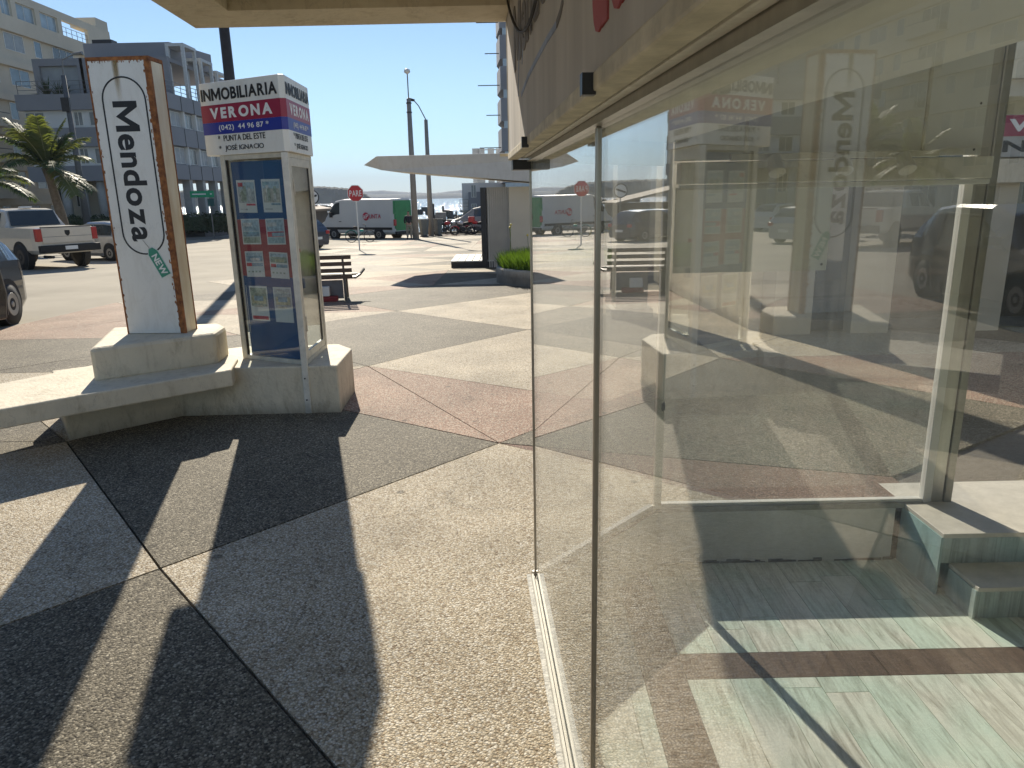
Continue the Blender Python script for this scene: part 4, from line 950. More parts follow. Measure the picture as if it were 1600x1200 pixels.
for k in (0, .35): part('clamp', MB().lathe([(.17, 0), (.17, .06)], (b.x, b.y, z-.25-k*1.5), 'z', 12), DARKM, t_)
t_, b, z = pole('street_lamp', 'slightly farther lamp post whose thin arm bends left to a small lamp', 674, 369, 187, .20, POLEC)
part('lamp_arm', MB().tube([(b.x, b.y, z), (b.x-.45, b.y, z+.9), (b.x-.75, b.y, z+1.25)], .035, 8), GREYM, t_)
part('lamp_head', MB().tube([(b.x-.7, b.y, z+1.25), (b.x-1.1, b.y, z+1.33), (b.x-1.25, b.y, z+1.32)], [.07, .12, .05], 8), DARKM, t_, smooth=True)
t_, b, z = pole('utility_pole', 'thin black pole behind the left lamp post ending under the canopy', 651, 366, 280, .07, DARKM, cat='pole')
bpole = GS(392, 423)
t_ = thing('dark_pole', 'tall dark steel pole rising behind the booth to the top of the picture', 'pole', tuple(bpole)); zt_ = zat(-60, bpole.x, bpole.y)
topx = atY(340, -60, bpole.y).x
part('pole', MB().tube([(bpole.x, bpole.y, bpole.z-.1), (bpole.x, bpole.y, zt_)], [.17, .13], 14), mat('dark_brown_pole', (.045, .035, .028), .6, ns=6, amt=.3), t_, smooth=True)

# --- stop sign with bicycle
ps = GS(562, 391); ps.z = gz(ps.y); zt_ = zat(289, ps.x, ps.y)
t_ = thing('stop_sign', 'red octagonal stop sign reading PARE on a thin white post', 'road sign', tuple(ps))
part('post', MB().tube([(ps.x, ps.y, ps.z), (ps.x, ps.y, zt_)], .03, 8), WHITE, t_)
r_ = .38; cz = zt_-.36; oc = [(r_*math.cos(R(22.5+45*k)), r_*math.sin(R(22.5+45*k))) for k in range(8)]
sf = part('sign_plate', MB().slab([(ps.x+a, ps.y-.04, cz+b) for a, b in oc], (0, -1, 0), .004), WHITE, t_)
part('red_face', MB().slab([(ps.x+a*.93, ps.y-.0441, cz+b*.93) for a, b in oc], (0, -1, 0), .002), mat('sign_red', (.52, .02, .025), .4, amt=.04), sf)
letter_parts(fit(text_mb('PARE', 1, .002, .01), (ps.x, ps.y-.0462, cz), (1, 0, 0), (0, 0, 1), -.27, .27, -.13, .13, .002), INKW, sf)
def wheel(t_, c, r_, ax, rad=.02, spokes=10, tyre=BLACK, rim=GREYM, wid=.02):
    c = Vector(c); ax = Vector(ax).normalized(); u = Vector((0, 0, 1)); v = ax.cross(u).normalized()
    ring = [c+(u*math.cos(2*math.pi*k/24)+v*math.sin(2*math.pi*k/24))*r_ for k in range(24)]
    wl = part('wheel', MB().tube(ring, rad, 6, closed=True), tyre, t_, smooth=True)
    mb = MB()
    for k in range(spokes):
        a = 2*math.pi*k/spokes; mb.bar(c, c+(u*math.cos(a)+v*math.sin(a))*(r_-rad*.5), .004 if wid < .03 else wid)
    mb.tube([c-ax*.04, c+ax*.04], .025, 8); part('spokes', mb, rim, wl, kind='stuff'); return wl
def bicycle(loc, ang, label):
    t_ = thing('bicycle', label, 'bicycle', tuple(loc), ang)
    T = Matrix.Translation(loc) @ Matrix.Rotation(ang, 4, 'Z'); P_ = lambda x, z, y=0: T @ Vector((x, y, z)); ax = T.to_3x3() @ Vector((0, 1, 0))
    wheel(t_, P_(-.52, .34), .33, ax, .022); wheel(t_, P_(.55, .34), .33, ax, .022)
    part('frame', MB().tube([P_(-.52, .34), P_(-.10, .30), P_(-.22, .78), P_(-.52, .34)], .014, 6).tube([P_(-.10, .30), P_(.36, .72), P_(.34, .84), P_(-.20, .70)], .016, 6).tube([P_(.55, .34), P_(.37, .72), P_(.33, .98)], .014, 6), DARKM, t_)
    part('handlebar', MB().tube([P_(.20, 1.02, .26), P_(.33, 1.0, .1), P_(.33, 1.0, -.1), P_(.20, 1.02, -.26)], .012, 6), BLACK, t_)
    part('saddle', MB().tube([P_(-.36, .86), P_(-.22, .87), P_(-.08, .86)], [.07, .06, .02], 8).tube([P_(-.22, .78), P_(-.24, .86)], .014, 6), BLACK, t_)
    part('mudguard', MB().tube([P_(-.52+.37*math.cos(a), .34+.37*math.sin(a)) for a in [R(20+16*k) for k in range(10)]], .02, 5), mat('teal_paint', (.05, .32, .26), .4), t_)
    part('crate', MB().box((-.1, -.1, 0), (.1, .1, .12)), MC['teal_paint'], t_, world=False).location = (.1, 0, .62)
bq = GS(561, 378.5); bicycle(Vector((bq.x+.1, bq.y, gz(bq.y))), R(6), 'dark city bicycle with a teal guard parked at the stop sign')

# ================================================================ VEHICLES
TYRE = BLACK; RIM = mat('alloy_rim', (.35, .35, .34), .35, .7, amt=.1)
def lerp(xs, ys, x):
    if x <= xs[0]: return ys[0]
    for i in range(len(xs)-1):
        if x <= xs[i+1]: t = (x-xs[i])/(xs[i+1]-xs[i]); return ys[i]+(ys[i+1]-ys[i])*t
    return ys[-1]
def vehicle(name, label, cat, loc, ang, prof, W, paint, wheels, wr=.33, glass=(), front=None, rear=None, sill=None, group=None, lower=.22, wind=None, backw=None, rimm=None, tum=.80):
    """prof: (x, belt z, top z) from rear to front; local x forward"""
    t_ = thing(name, label, cat, tuple(loc), ang, group)
    xs = [p[0] for p in prof]; bz_ = [p[1] for p in prof]; tz_ = [p[2] for p in prof]
    x0, x1 = xs[0], xs[-1]
    def hw(x):                                               # half width, rounded corners in plan
        e = min(x-x0, x1-x); return W/2*(1-.16*max(0, 1-e/.35)**2)
    def sec(x):
        b, t = lerp(xs, bz_, x), lerp(xs, tz_, x); h = hw(x); g_ = max(0, min(1, (t-b)/.35)); tw = h*(1-(1-tum)*g_)
        return [(h*.90, lower), (h*.99, lower+.12), (h, (b+lower)*.55), (h*.975, b), (tw*.985 if g_ > .02 else h*.93, max(t-.05, b+.004) if g_ > .02 else b+.012), (tw*.90, t if g_ > .02 else t+.02), (0, t+.025)]
    st = sorted(set([x0+(x1-x0)*k/40 for k in range(41)]+xs)); mb = MB(); vs = []
    for x in st:
        s_ = sec(x); vs += [(x, -y, z) for y, z in s_]+[(x, y, z) for y, z in s_[::-1][1:]]
    k = 13; fs = [(i*k+j, i*k+j+1, (i+1)*k+j+1, (i+1)*k+j) for i in range(len(st)-1) for j in range(k-1)]
    fs += [(i*k, (i+1)*k, (i+1)*k+k-1, i*k+k-1) for i in range(len(st)-1)]+[tuple(range(k)), tuple((len(st)-1)*k+j for j in range(k-1, -1, -1))]
    part('body', mb.add(vs, fs), paint, t_, world=False, smooth=False, bevel=.0)
    for o in (t_,): pass
    for (a, b) in glass:                                     # side windows
        for sgn in (-1, 1):
            n_ = 6; up_, lo_ = [], []
            for i in range(n_+1):
                x = a+(b-a)*i/n_; s_ = sec(x); p, q = s_[3], s_[4]
                lo_.append((x, sgn*(p[0]+(q[0]-p[0])*.10+.008), p[1]+(q[1]-p[1])*.10)); up_.append((x, sgn*(p[0]+(q[0]-p[0])*.9+.008), p[1]+(q[1]-p[1])*.9))
            m2 = MB(); vv = lo_+up_; off = len(vv); vv += [(x, y-sgn*.006, z) for x, y, z in vv]; ff = []
            for i in range(n_): ff += [(i, i+1, n_+2+i, n_+1+i), (off+i, off+n_+1+i, off+n_+2+i, off+i+1)]
            m2.add(vv, ff); part('side_window', m2, WINDARK, t_, world=False)
    for nm, rg_ in (('windscreen', wind), ('rear_window', backw)):
        if not rg_: continue
        a, b = rg_; m2 = MB(); vv = []; n_ = 6
        for i in range(n_+1):
            x = a+(b-a)*i/n_; s_ = sec(x); w_ = s_[5][0]*.93; zz = s_[5][1]+.035
            vv += [(x, -w_, zz), (x, w_, zz), (x, -w_, zz-.03), (x, w_, zz-.03)]
        m2.add(vv, [f for i in range(n_) for f in ((i*4, i*4+1, i*4+5, i*4+4), (i*4+2, i*4+6, i*4+7, i*4+3))]); part(nm, m2, WINDARK, t_, world=False)
    for x in wheels:
        for sgn in (-1, 1):
            y = sgn*(W/2-.10)
            part('wheel_arch', MB().lathe([(wr*1.16, sgn*(W/2-.20)), (wr*1.16, sgn*(W/2+.006))], (x, 0, wr+.03), 'y', 24), BLACK, t_, world=False)
            wl = part('wheel', MB().lathe([(wr*.6, y-.11), (wr*.97, y-.10), (wr, y-.05), (wr, y+.05), (wr*.97, y+.115), (wr*.6, y+.125)], (x, 0, wr), 'y', 28), TYRE, t_, world=False, smooth=True)
            mr_ = MB().lathe([(wr*.60, sgn*(W/2+.012)), (wr*.56, sgn*(W/2+.03)), (wr*.15, sgn*(W/2+.022)), (wr*.12, sgn*(W/2+.035))], (x, 0, wr), 'y', 24)
            part('rim', mr_, rimm or RIM, wl, world=False)
    return t_, sec
LAMP = mat('headlamp_glass', (.6, .62, .62), .1, amt=.1, coat=.5); TAILR = mat('red_tail_lamp', (.42, .012, .015), .2, amt=.15, coat=.5)
def lampbox(t_, nm, x, y0, y1, z0, z1, m_, d=.03):
    for sgn in (-1, 1): part(nm, MB().box((x-d, min(sgn*y0, sgn*y1), z0), (x+d, max(sgn*y0, sgn*y1), z1)), m_, t_, world=False, bevel=.01)
carW = mat('white_car_paint', (.62, .62, .61), .25, amt=.04, coat=.5); carS = mat('silver_car_paint', (.42, .43, .44), .25, .5, amt=.06, coat=.5); carB = mat('black_car_paint', (.012, .013, .016), .18, amt=.1, coat=.8, spec=.7)
carG = mat('dusty_grey_paint', (.22, .22, .22), .35, .3, amt=.1); carPW = mat('pearl_truck_paint', (.60, .55, .47), .3, .2, amt=.06, coat=.5)
# --- delivery van (white, green rear), side on
va = math.atan2(.50, -.86); vc = Vector((-9.95, 51.2, 0)); vc.z = gz(vc.y)-.06
L_ = 3.42
vprof = [(-L_, 1.6, 2.58), (-L_+.06, 1.62, 2.66), (1.15, 1.62, 2.68), (1.75, 1.60, 2.58), (2.25, 1.45, 2.05), (2.62, 1.32, 1.55), (2.75, 1.22, 1.27), (3.25, .98, 1.02), (3.42, .75, .78)]
vmat = mat('van_white_paint', (.66, .65, .61), .4, ns=1, amt=.06)
vn, vs_ = vehicle('delivery_van', 'white high-roof delivery van with green rear end parked before the harbour', 'van', vc, va, vprof, 1.98, vmat, (-2.05, 1.95), .37, glass=((1.35, 2.3),), wind=(2.28, 2.72), lower=.42, tum=.90)
GREENV = mat('van_green_wrap', (.03, .24, .075), .4, ns=3, amt=.2)
part('green_rear_wrap', MB().box((-L_-.012, -.85, .62), (-L_-.001, .85, 2.56)), GREENV, vn, world=False)
for sgn in (-1, 1):
    part('side_wrap', MB().prism([(-L_, sgn*.845), (-L_+.06, sgn*.900), (-L_+.06, sgn*.907), (-L_-.004, sgn*.852)], .75, 1.70), GREENV, vn, world=False)
    part('upper_side_wrap', MB().add([(-L_+.01, sgn*.86, 1.705), (-L_+.12, sgn*.935, 1.705), (-L_+.14, sgn*.86, 2.56), (-L_+.01, sgn*.80, 2.52)], [(0, 1, 2, 3)]).add([(-L_+.01, sgn*.852, 1.705), (-L_+.12, sgn*.925, 1.705), (-L_+.14, sgn*.85, 2.56), (-L_+.01, sgn*.79, 2.52)], [(0, 3, 2, 1)]), GREENV, vn, world=False)
    part('lower_moulding', MB().box((-3.2, sgn*.998-.008, .68), (3.0, sgn*.998+.008, .84)), BLACK, vn, world=False)
    part('tail_lamp', MB().box((-L_-.03, sgn*.86-.06, .95), (-L_+.06, sgn*.86+.10*sgn+.05, 1.35)), TAILR, vn, world=False)
    part('mirror', MB().box((1.95, sgn*1.0-.0, 1.50), (2.07, sgn*1.22, 1.85)), BLACK, vn, world=False, bevel=.02)
part('bumper', MB().box((3.22, -.9, .38), (3.47, .9, .72)), BLACK, vn, world=False, bevel=.05)
part('bumper', MB().box((-3.5, -.9, .38), (-3.35, .9, .58)), BLACK, vn, world=False, bevel=.03)
lampbox(vn, 'headlight', 3.25, .62, .88, .78, 1.02, LAMP)
part('door_handle', MB().box((1.2, .995, 1.2), (1.4, 1.015, 1.24)), BLACK, vn, world=False)
# side facing the camera is local +y or -y
cm = Matrix.Rotation(va, 4, 'Z'); sg = 1 if (cm @ Vector((0, 1, 0))).y < 0 else -1
LR = mat('red_logo_print', (.50, .02, .06), .45, amt=.05)
OO = Vector((-1.6, sg*1.004, 1.55)); UU = Vector((-1, 0, 0)) if sg > 0 else Vector((1, 0, 0))
disc = [(.27*math.cos(R(30*k)), .27*math.sin(R(30*k))) for k in range(12)]
ld = part('logo_disc', MB().slab([OO+UU*(-.58+a)+Vector((0, 0, b)) for a, b in disc], (0, sg, 0), .006), LR, vn, world=False)
def loc_letters(s_, a, b, c, d, m_, par, bold=.012, lift=.008):
    q_ = fit(text_mb(s_, 1, .002, bold), OO, UU, (0, 0, 1), a, b, c, d, lift)
    for n0, n1, f0, f1 in q_.runs:
        g_ = MB(); g_.v = q_.v[n0:n1]; g_.f = [tuple(i-n0 for i in f) for f in q_.f[f0:f1]]; part('letter', g_, m_, par, world=False)
loc_letters('aP', -.80, -.36, -.13, .16, INKW, ld); loc_letters('UNTA', -.28, .72, -.13, .15, LR, vn)

# --- pickup truck, seen from behind
pc_ = GS(110, 419); pa = R(90+58); pz_t = gz(pc_.y)
fwd = Vector((math.cos(pa), math.sin(pa), 0))
Lp = 2.85; pcn = pc_+fwd*(Lp-.15); pcn.z = pz_t
pprof = [(-Lp, 1.34, 1.36), (-.95, 1.36, 1.38), (-.90, 1.38, 1.55), (-.68, 1.36, 1.92), (-.3, 1.34, 1.97), (.55, 1.33, 1.97), (.95, 1.32, 1.80), (1.35, 1.30, 1.40), (1.45, 1.26, 1.28), (2.6, 1.18, 1.2), (2.85, .9, .92)]
pk, _ = vehicle('pickup_truck', 'pale pickup truck seen from behind with red tail lamps and black bumper', 'pickup truck', pcn, pa, pprof, 2.02, carPW, (-1.75, 1.85), .42, rimm=DARKM, glass=((-.55, .1), (.2, .95)), wind=(.97, 1.4), lower=.52, tum=.82)
part('tailgate', MB().box((-Lp-.035, -.80, .86), (-Lp-.002, .80, 1.36)), carPW, pk, world=False, bevel=.012)
part('tailgate_seam', MB().box((-Lp-.039, -.78, 1.06), (-Lp-.0355, .78, 1.075)), GREYM, pk, world=False)
part('tailgate_top', MB().box((-Lp-.045, -.80, 1.362), (-Lp+.05, .80, 1.39)), BLACK, pk, world=False, bevel=.008)
part('badge', MB().slab([(-Lp-.036, a, b) for a, b in ((-.08, 1.26), (.08, 1.26), (.08, 1.16), (.04, 1.10), (0, 1.08), (-.04, 1.10), (-.08, 1.16))], (-1, 0, 0), .01), BLACK, pk, world=False)
for sgn in (-1, 1): part('tail_light', MB().box((-Lp-.045, min(sgn*.80, sgn*.985), .93), (-Lp+.10, max(sgn*.80, sgn*.985), 1.33)), TAILR, pk, world=False, bevel=.015)
part('rear_bumper', MB().box((-Lp-.16, -.98, .56), (-Lp-.01, .98, .80)), BLACK, pk, world=False, bevel=.03)
part('number_plate', MB().box((-Lp-.172, -.2, .64), (-Lp-.163, .2, .76)), INKW, pk, world=False)
part('rear_window', MB().add([(-.99, -.80, 1.42), (-.99, .80, 1.42), (-.79, .72, 1.90), (-.79, -.72, 1.90), (-.90, -.78, 1.44), (-.90, .78, 1.44), (-.70, .70, 1.88), (-.70, -.70, 1.88)], [(0, 1, 2, 3), (7, 6, 5, 4), (0, 4, 5, 1), (3, 2, 6, 7)]), WINDARK, pk, world=False)
part('roof_light', MB().box((-.5, -.18, 2.0), (-.35, .18, 2.05)), WHITE, pk, world=False)
part('exhaust', MB().tube([(-2.4, .6, .42), (-3.0, .62, .42)], .045, 10), DARKM, pk, world=False)

# --- black car close on the left, its door open
ba = R(-79); bf = Vector((math.cos(ba), math.sin(ba), 0)); br_ = Vector((math.sin(ba), -math.cos(ba), 0))
bw = GS(52, 506)                                              # foot of the rear left wheel
sedan = [(-2.1, .80, .82), (-2.0, .92, 1.02), (-1.75, .95, 1.25), (-1.45, .96, 1.44), (-.9, .96, 1.50), (.1, .95, 1.50), (.55, .93, 1.36), (1.12, .92, .98), (1.2, .90, .93), (1.85, .80, .82), (2.05, .62, .64)]
bc = bw+bf*1.25-Vector((.98*.8+.36, .19*.8, 0)); bc.z = gz(bw.y)
bk, _ = vehicle('black_car', 'black compact car at the left edge, one front door open towards the viewer', 'car', bc, ba, sedan, 1.74, carB, (-1.25, 1.30), .31, glass=((-1.3, -.35), (-.28, .75)), wind=(.58, 1.10), backw=(-1.95, -1.5), lower=.20)
lampbox(bk, 'headlight', 1.95, .55, .80, .60, .74, LAMP, .07)
# open door: hinged at the front pillar on the right side
ha = R(25); hx, hy = .86, .88
T = Matrix.Translation((hx, hy, 0)) @ Matrix.Rotation(R(180)-ha*1.0, 4, 'Z')
def dv(x, z, y=0): return T @ Vector((x, y, z))
dr = MB().slab([dv(0, .25), dv(1.02, .25), dv(1.08, .6), dv(1.05, .95), dv(0, .93)], T.to_3x3() @ Vector((0, 1, 0)), .07)
dp = part('open_door', dr, carB, bk, world=False, bevel=.015)
part('window_frame', MB().tube([dv(.02, .93, .035), dv(.42, 1.36, .035), dv(.95, 1.40, .035), dv(1.04, .95, .035)], .022, 8), BLACK, dp, world=False)
part('door_glass', MB().slab([dv(.06, .95, .03), dv(1.0, .95, .03), dv(.93, 1.37, .03), dv(.44, 1.33, .03)], T.to_3x3() @ Vector((0, 1, 0)), .004), pane_mat('car_glass', tint=(.6, .68, .66), dust=.02), dp, world=False)
part('door_card', MB().slab([dv(.06, .30, .072), dv(.98, .30, .072), dv(1.0, .9, .072), dv(.06, .9, .072)], T.to_3x3() @ Vector((0, 1, 0)), .02), mat('grey_door_card', (.10, .095, .09), .6), dp, world=False)
part('door_edge', MB().slab([dv(1.045, .30, .01), dv(1.085, .60, .01), dv(1.052, .92, .01), dv(1.052, .92, .06), dv(1.085, .60, .06), dv(1.045, .30, .06)], T.to_3x3() @ Vector((1, 0, 0)), .01), mat('satin_edge', (.25, .24, .23), .35, .5), dp, world=False)
part('door_opening', MB().box((-.22, .866, .24), (.80, .876, .94)), BLACK, bk, world=False)
part('wing_mirror', MB().box((.72, .90, .98), (.84, 1.10, 1.10)), BLACK, bk, world=False, bevel=.03)

# --- parked cars to the left and behind the booth
def sedan_car(label, foot, ang, paint, scale=1.0, name='parked_car', suv=False):
    pr = [(x, b*(1.12 if suv else 1), t*(1.12 if suv else 1)) for x, b, t in sedan]
    c = Vector(foot); c.z = gz(c.y) if c.y < 60 else gz(59)
    t_, _ = vehicle(name, label, 'car', c, ang, pr, 1.76, paint, (-1.25, 1.30), .32, glass=((-1.4, -.35), (-.28, .80)), wind=(.58, 1.10), backw=(-1.95, -1.5), lower=.20, group='parked cars')
    lampbox(t_, 'headlight', 1.98, .55, .80, .60, .74, LAMP, .06); lampbox(t_, 'tail_lamp', -2.07, .55, .80, .72, .88, TAILR, .05)
    part('bumper', MB().box((2.0, -.75, .24), (2.09, .75, .46)), BLACK, t_, world=False, bevel=.03)
    part('number_plate', MB().box((-2.125, -.25, .48), (-2.11, .25, .6)), INKW, t_, world=False)
    return t_
sedan_car('silver hatchback half hidden between the pickup and the pylon', GS(172, 405), R(90+65), carS)
sedan_car('white van-like car farther behind the silver hatchback', GS(168, 388)+Vector((0, 4, 0)), R(90+60), carW, suv=True)
def MG(px, py): return mir(GS(px, py))
f_ = GS(498, 389); sedan_car('dark blue car hidden behind the booth, only a wheel showing, mirrored in the shop window', f_+Vector((-1.75, .7, 0)), R(90+62), mat('navy_car_paint', (.02, .03, .055), .2, amt=.1, coat=.7))
sedan_car('grey car parked beyond the dark blue car behind the booth', f_+Vector((-3.2, 3.6, 0)), R(90+66), carS)
sedan_car('small dark car farthest of those behind the booth', f_+Vector((-4.6, 9.0, 0)), R(90+70), carG)
sedan_car('white car at the quay just right of the booth', GS(494, 366.5)+Vector((-2.0, 0, 0)), R(90-80), carW)
# grey minivan behind the motorcycles
mc_ = atY(742, 366, 58.0); mc_.z = gz(58)
mprof = [(-2.3, 1.0, 1.02), (-2.2, 1.1, 1.6), (-1.9, 1.12, 1.82), (0, 1.12, 1.86), (.6, 1.1, 1.74), (1.5, 1.05, 1.12), (2.1, .92, .95), (2.3, .7, .72)]
mv, _ = vehicle('minivan', 'dusty grey minivan parked behind the red and white motorcycles', 'van', mc_+Vector((.6, -1.0, .15)), R(175), mprof, 1.85, mat('dusty_silver_paint', (.30, .29, .27), .5, .1, ns=2, amt=.2), (-1.4, 1.4), .34, glass=((-1.9, -.7), (-.6, .45)), wind=(.65, 1.45), lower=.25)
lampbox(mv, 'headlight', 2.2, .55, .85, .72, .9, LAMP, .05)

# --- motorcycles
def motorcycle(loc, ang, label, tank, box=None):
    t_ = thing('motorcycle', label, 'motorcycle', tuple(loc), ang, 'motorcycles parked at the quay')
    T = Matrix.Translation(loc) @ Matrix.Rotation(ang, 4, 'Z'); P_ = lambda x, z, y=0: T @ Vector((x, y, z)); ax = T.to_3x3() @ Vector((0, 1, 0))
    wheel(t_, P_(-.62, .31), .27, ax, .055, 8, wid=.02); wheel(t_, P_(.66, .31), .27, ax, .05, 8, wid=.02)
    part('engine', MB().tube([P_(-.1, .42, -.13), P_(-.1, .42, .13)], .17, 10).tube([P_(.1, .40, -.12), P_(.1, .58, .0)], .10, 8), DARKM, t_)
    part('frame', MB().tube([P_(-.62, .31), P_(-.2, .40), P_(.15, .35), P_(.45, .85)], .03, 6).tube([P_(-.62, .31), P_(-.55, .70), P_(.40, .86)], .025, 6), DARKM, t_)
    part('fork', MB().tube([P_(.66, .31, .08), P_(.44, .95, .08)], .022, 6).tube([P_(.66, .31, -.08), P_(.44, .95, -.08)], .022, 6), GREYM, t_, kind='stuff')
    part('fuel_tank', MB().tube([P_(-.08, .82), P_(.12, .88), P_(.34, .86)], [.09, .15, .09], 10), tank, t_, smooth=True)
    part('seat', MB().tube([P_(-.72, .86), P_(-.4, .82), P_(-.06, .80)], [.06, .12, .09], 8), BLACK, t_, smooth=True)
    part('handlebar', MB().tube([P_(.28, 1.08, .36), P_(.40, 1.02, .2), P_(.42, 1.0, 0), P_(.40, 1.02, -.2), P_(.28, 1.08, -.36)], .014, 6), BLACK, t_)
    part('headlight', MB().tube([P_(.46, .92), P_(.60, .92)], [.06, .10], 10), LAMP, t_)
    part('exhaust', MB().tube([P_(.05, .25, -.16), P_(-.35, .27, -.18), P_(-.85, .38, -.18)], [.03, .045, .05], 8), GREYM, t_)
    part('mudguard', MB().tube([P_(.66+.33*math.cos(a), .31+.33*math.sin(a)) for a in [R(20+20*k) for k in range(7)]], .035, 5), tank, t_)
    for sgn in (1, -1): part('mirror', MB().tube([P_(.36, 1.03, .22*sgn), P_(.34, 1.25, .3*sgn)], .01, 5).tube([P_(.33, 1.25, .3*sgn), P_(.31, 1.27, .3*sgn)], .06, 8), BLACK, t_)
    if box: part('delivery_box', MB().box((-.22, -.22, 0), (.22, .22, .40)), box, t_, world=False, bevel=.03).location = (-.70, 0, .90)
    return t_
MRED = mat('motorcycle_red', (.5, .02, .02), .3, amt=.05, coat=.5)
def MQ(px, py=366.5, dy=0): q_ = atY(px, py, 54.5+dy); q_.z = gz(54.5+dy); return q_
motorcycle(MQ(697, dy=-1), R(-4), 'dark motorcycle with red tank, leftmost of the parked motorcycles', MRED)
motorcycle(MQ(723, dy=-.5), R(172), 'white motorcycle with a red delivery box, middle of the row', carW, MRED)
motorcycle(MQ(745), R(175), 'red motorcycle partly hidden by the kiosk edge', MRED)
motorcycle(MQ(754, dy=2), R(10), 'black motorcycle behind the red one at the kiosk edge', carB)
# --- litter bins
def bin_(px, dy, tilt, label):
    q_ = MQ(px, dy=dy); t_ = thing('litter_bin', label, 'litter bin', tuple(q_), tilt, 'grey bins beside the lamp posts')
    part('bin_body', MB().lathe([(.25, .1), (.38, 1.15), (.40, 1.2), (.34, 1.2), (.30, .9)], (0, 0, 0), 'z', 6), mat('grey_green_bin', (.16, .165, .15), .7, ns=3, amt=.15), t_, world=False)
    part('bin_foot', MB().lathe([(.30, 0), (.30, .09)], (0, 0, 0), 'z', 10), DARKM, t_, world=False)
bin_(663, -3, R(10), 'grey bin directly right of the near lamp post'); bin_(685, -1, R(30), 'grey bin right of the farther lamp post')
tb = MQ(700, dy=3); t_ = thing('quay_counter', 'low dark counter with boxes standing on the quay behind the bins', 'counter', tuple(tb))
part('top', MB().box((-1.6, -.3, 1.0), (1.6, .3, 1.08)), DARKM, t_, world=False)
for x_ in (-1.5, -.2, 1.4): part('post', MB().box((x_, -.25, 0), (x_+.1, .25, 1.0)), DARKM, t_, world=False)
part('carton', MB().box((-.9, -.28, 1.09), (-.1, .25, 1.65)), GREYM, t_, world=False)
# mooring piles
PILEL = ['mooring pile in the water just right of the nearer lamp post', 'mooring pile in the water just left of the farther lamp post', 'mooring pile right behind the farther lamp post', 'mooring pile above the leftmost motorcycle', 'mooring pile between the dark and the white motorcycle', 'mooring pile nearest the kiosk edge', 'mooring pile tight against the right edge of the booth', 'mooring pile between the booth and the van']
for i, (px, Y, pyt) in enumerate(((678, 82, 318), (693, 78, 322), (700, 88, 330), (713, 95, 330), (722, 90, 335), (738, 92, 338), (483, 75, 330), (489, 80, 328))):
    b = atY(px, 340, Y); z = zat(pyt, b.x, Y)
    tag(part('mooring_pile', MB().lathe([(.12, WZ-1), (.10, z)], (b.x, Y, 0), 'z', 8), DARKM), PILEL[i], 'pile', 'mooring piles in the harbour')
# --- round sign and sheds right behind the booth
q_ = GS(494, 380); q_.z = gz(q_.y); t_ = thing('round_sign', 'round white sign with dark ring on a post just right of the booth', 'sign', tuple(q_))
zz = zat(308, q_.x, q_.y)
part('post', MB().tube([tuple(q_), (q_.x, q_.y, zz)], .03, 8), GREYM, t_)
part('sign_disc', MB().tube([(q_.x, q_.y-.05, zz), (q_.x, q_.y-.08, zz)], .42, 28), INKB, t_)
part('sign_face', MB().tube([(q_.x, q_.y-.081, zz), (q_.x, q_.y-.086, zz)], .36, 28), INKW, t_)
part('dark_stripe', MB().bar((q_.x-.30, q_.y-.088, zz-.10), (q_.x+.30, q_.y-.088, zz+.10), .004, .11, up=(0, 0, 1)), INKB, t_)
hx0, hx1 = atY(374, 350, 54).x, atY(499, 350, 54).x; hw_ = (hx1-hx0)/2
t_ = thing('harbour_hut', 'dark harbour hut with a sloping roof behind the booth and the parked cars', 'hut', ((hx0+hx1)/2, 56, gz(54)))
HB = mat('dark_hut_boards', (.09, .075, .06), .8, ns=3, amt=.3)
part('wall', MB().box((-hw_+.4, -2, -.3), (hw_-.3, 2, 2.0)), HB, t_, world=False)
part('roof', MB().prism([(-hw_, -2.5), (hw_, -2.5), (hw_, 2.5), (-hw_, 2.5)], [3.1, 1.9, 1.9, 3.1], [3.25, 2.05, 2.05, 3.25]), mat('hut_roof', (.25, .2, .15), .8), t_, world=False)
part('door', MB().box((-.5, -2.05, -.2), (.5, -2.01, 1.8)), DARKM, t_, world=False)
# dark frames at the quay
q_ = atY(492, 366, 57); t_ = thing('dark_gantry', 'dark timber frame standing on the quay just right of the booth', 'frame', (q_.x, 57, gz(57)))
for x_ in (-1.6, -.7, .25): part('post', MB().box((x_, -.1, 0), (x_+.12, .1, 2.3)), DARKM, t_, world=False)
for z_ in (.6, 1.2, 1.7, 2.1): part('board', MB().box((-1.7, -.12, z_), (.4, -.06, z_+.28)), HB, t_, world=False)

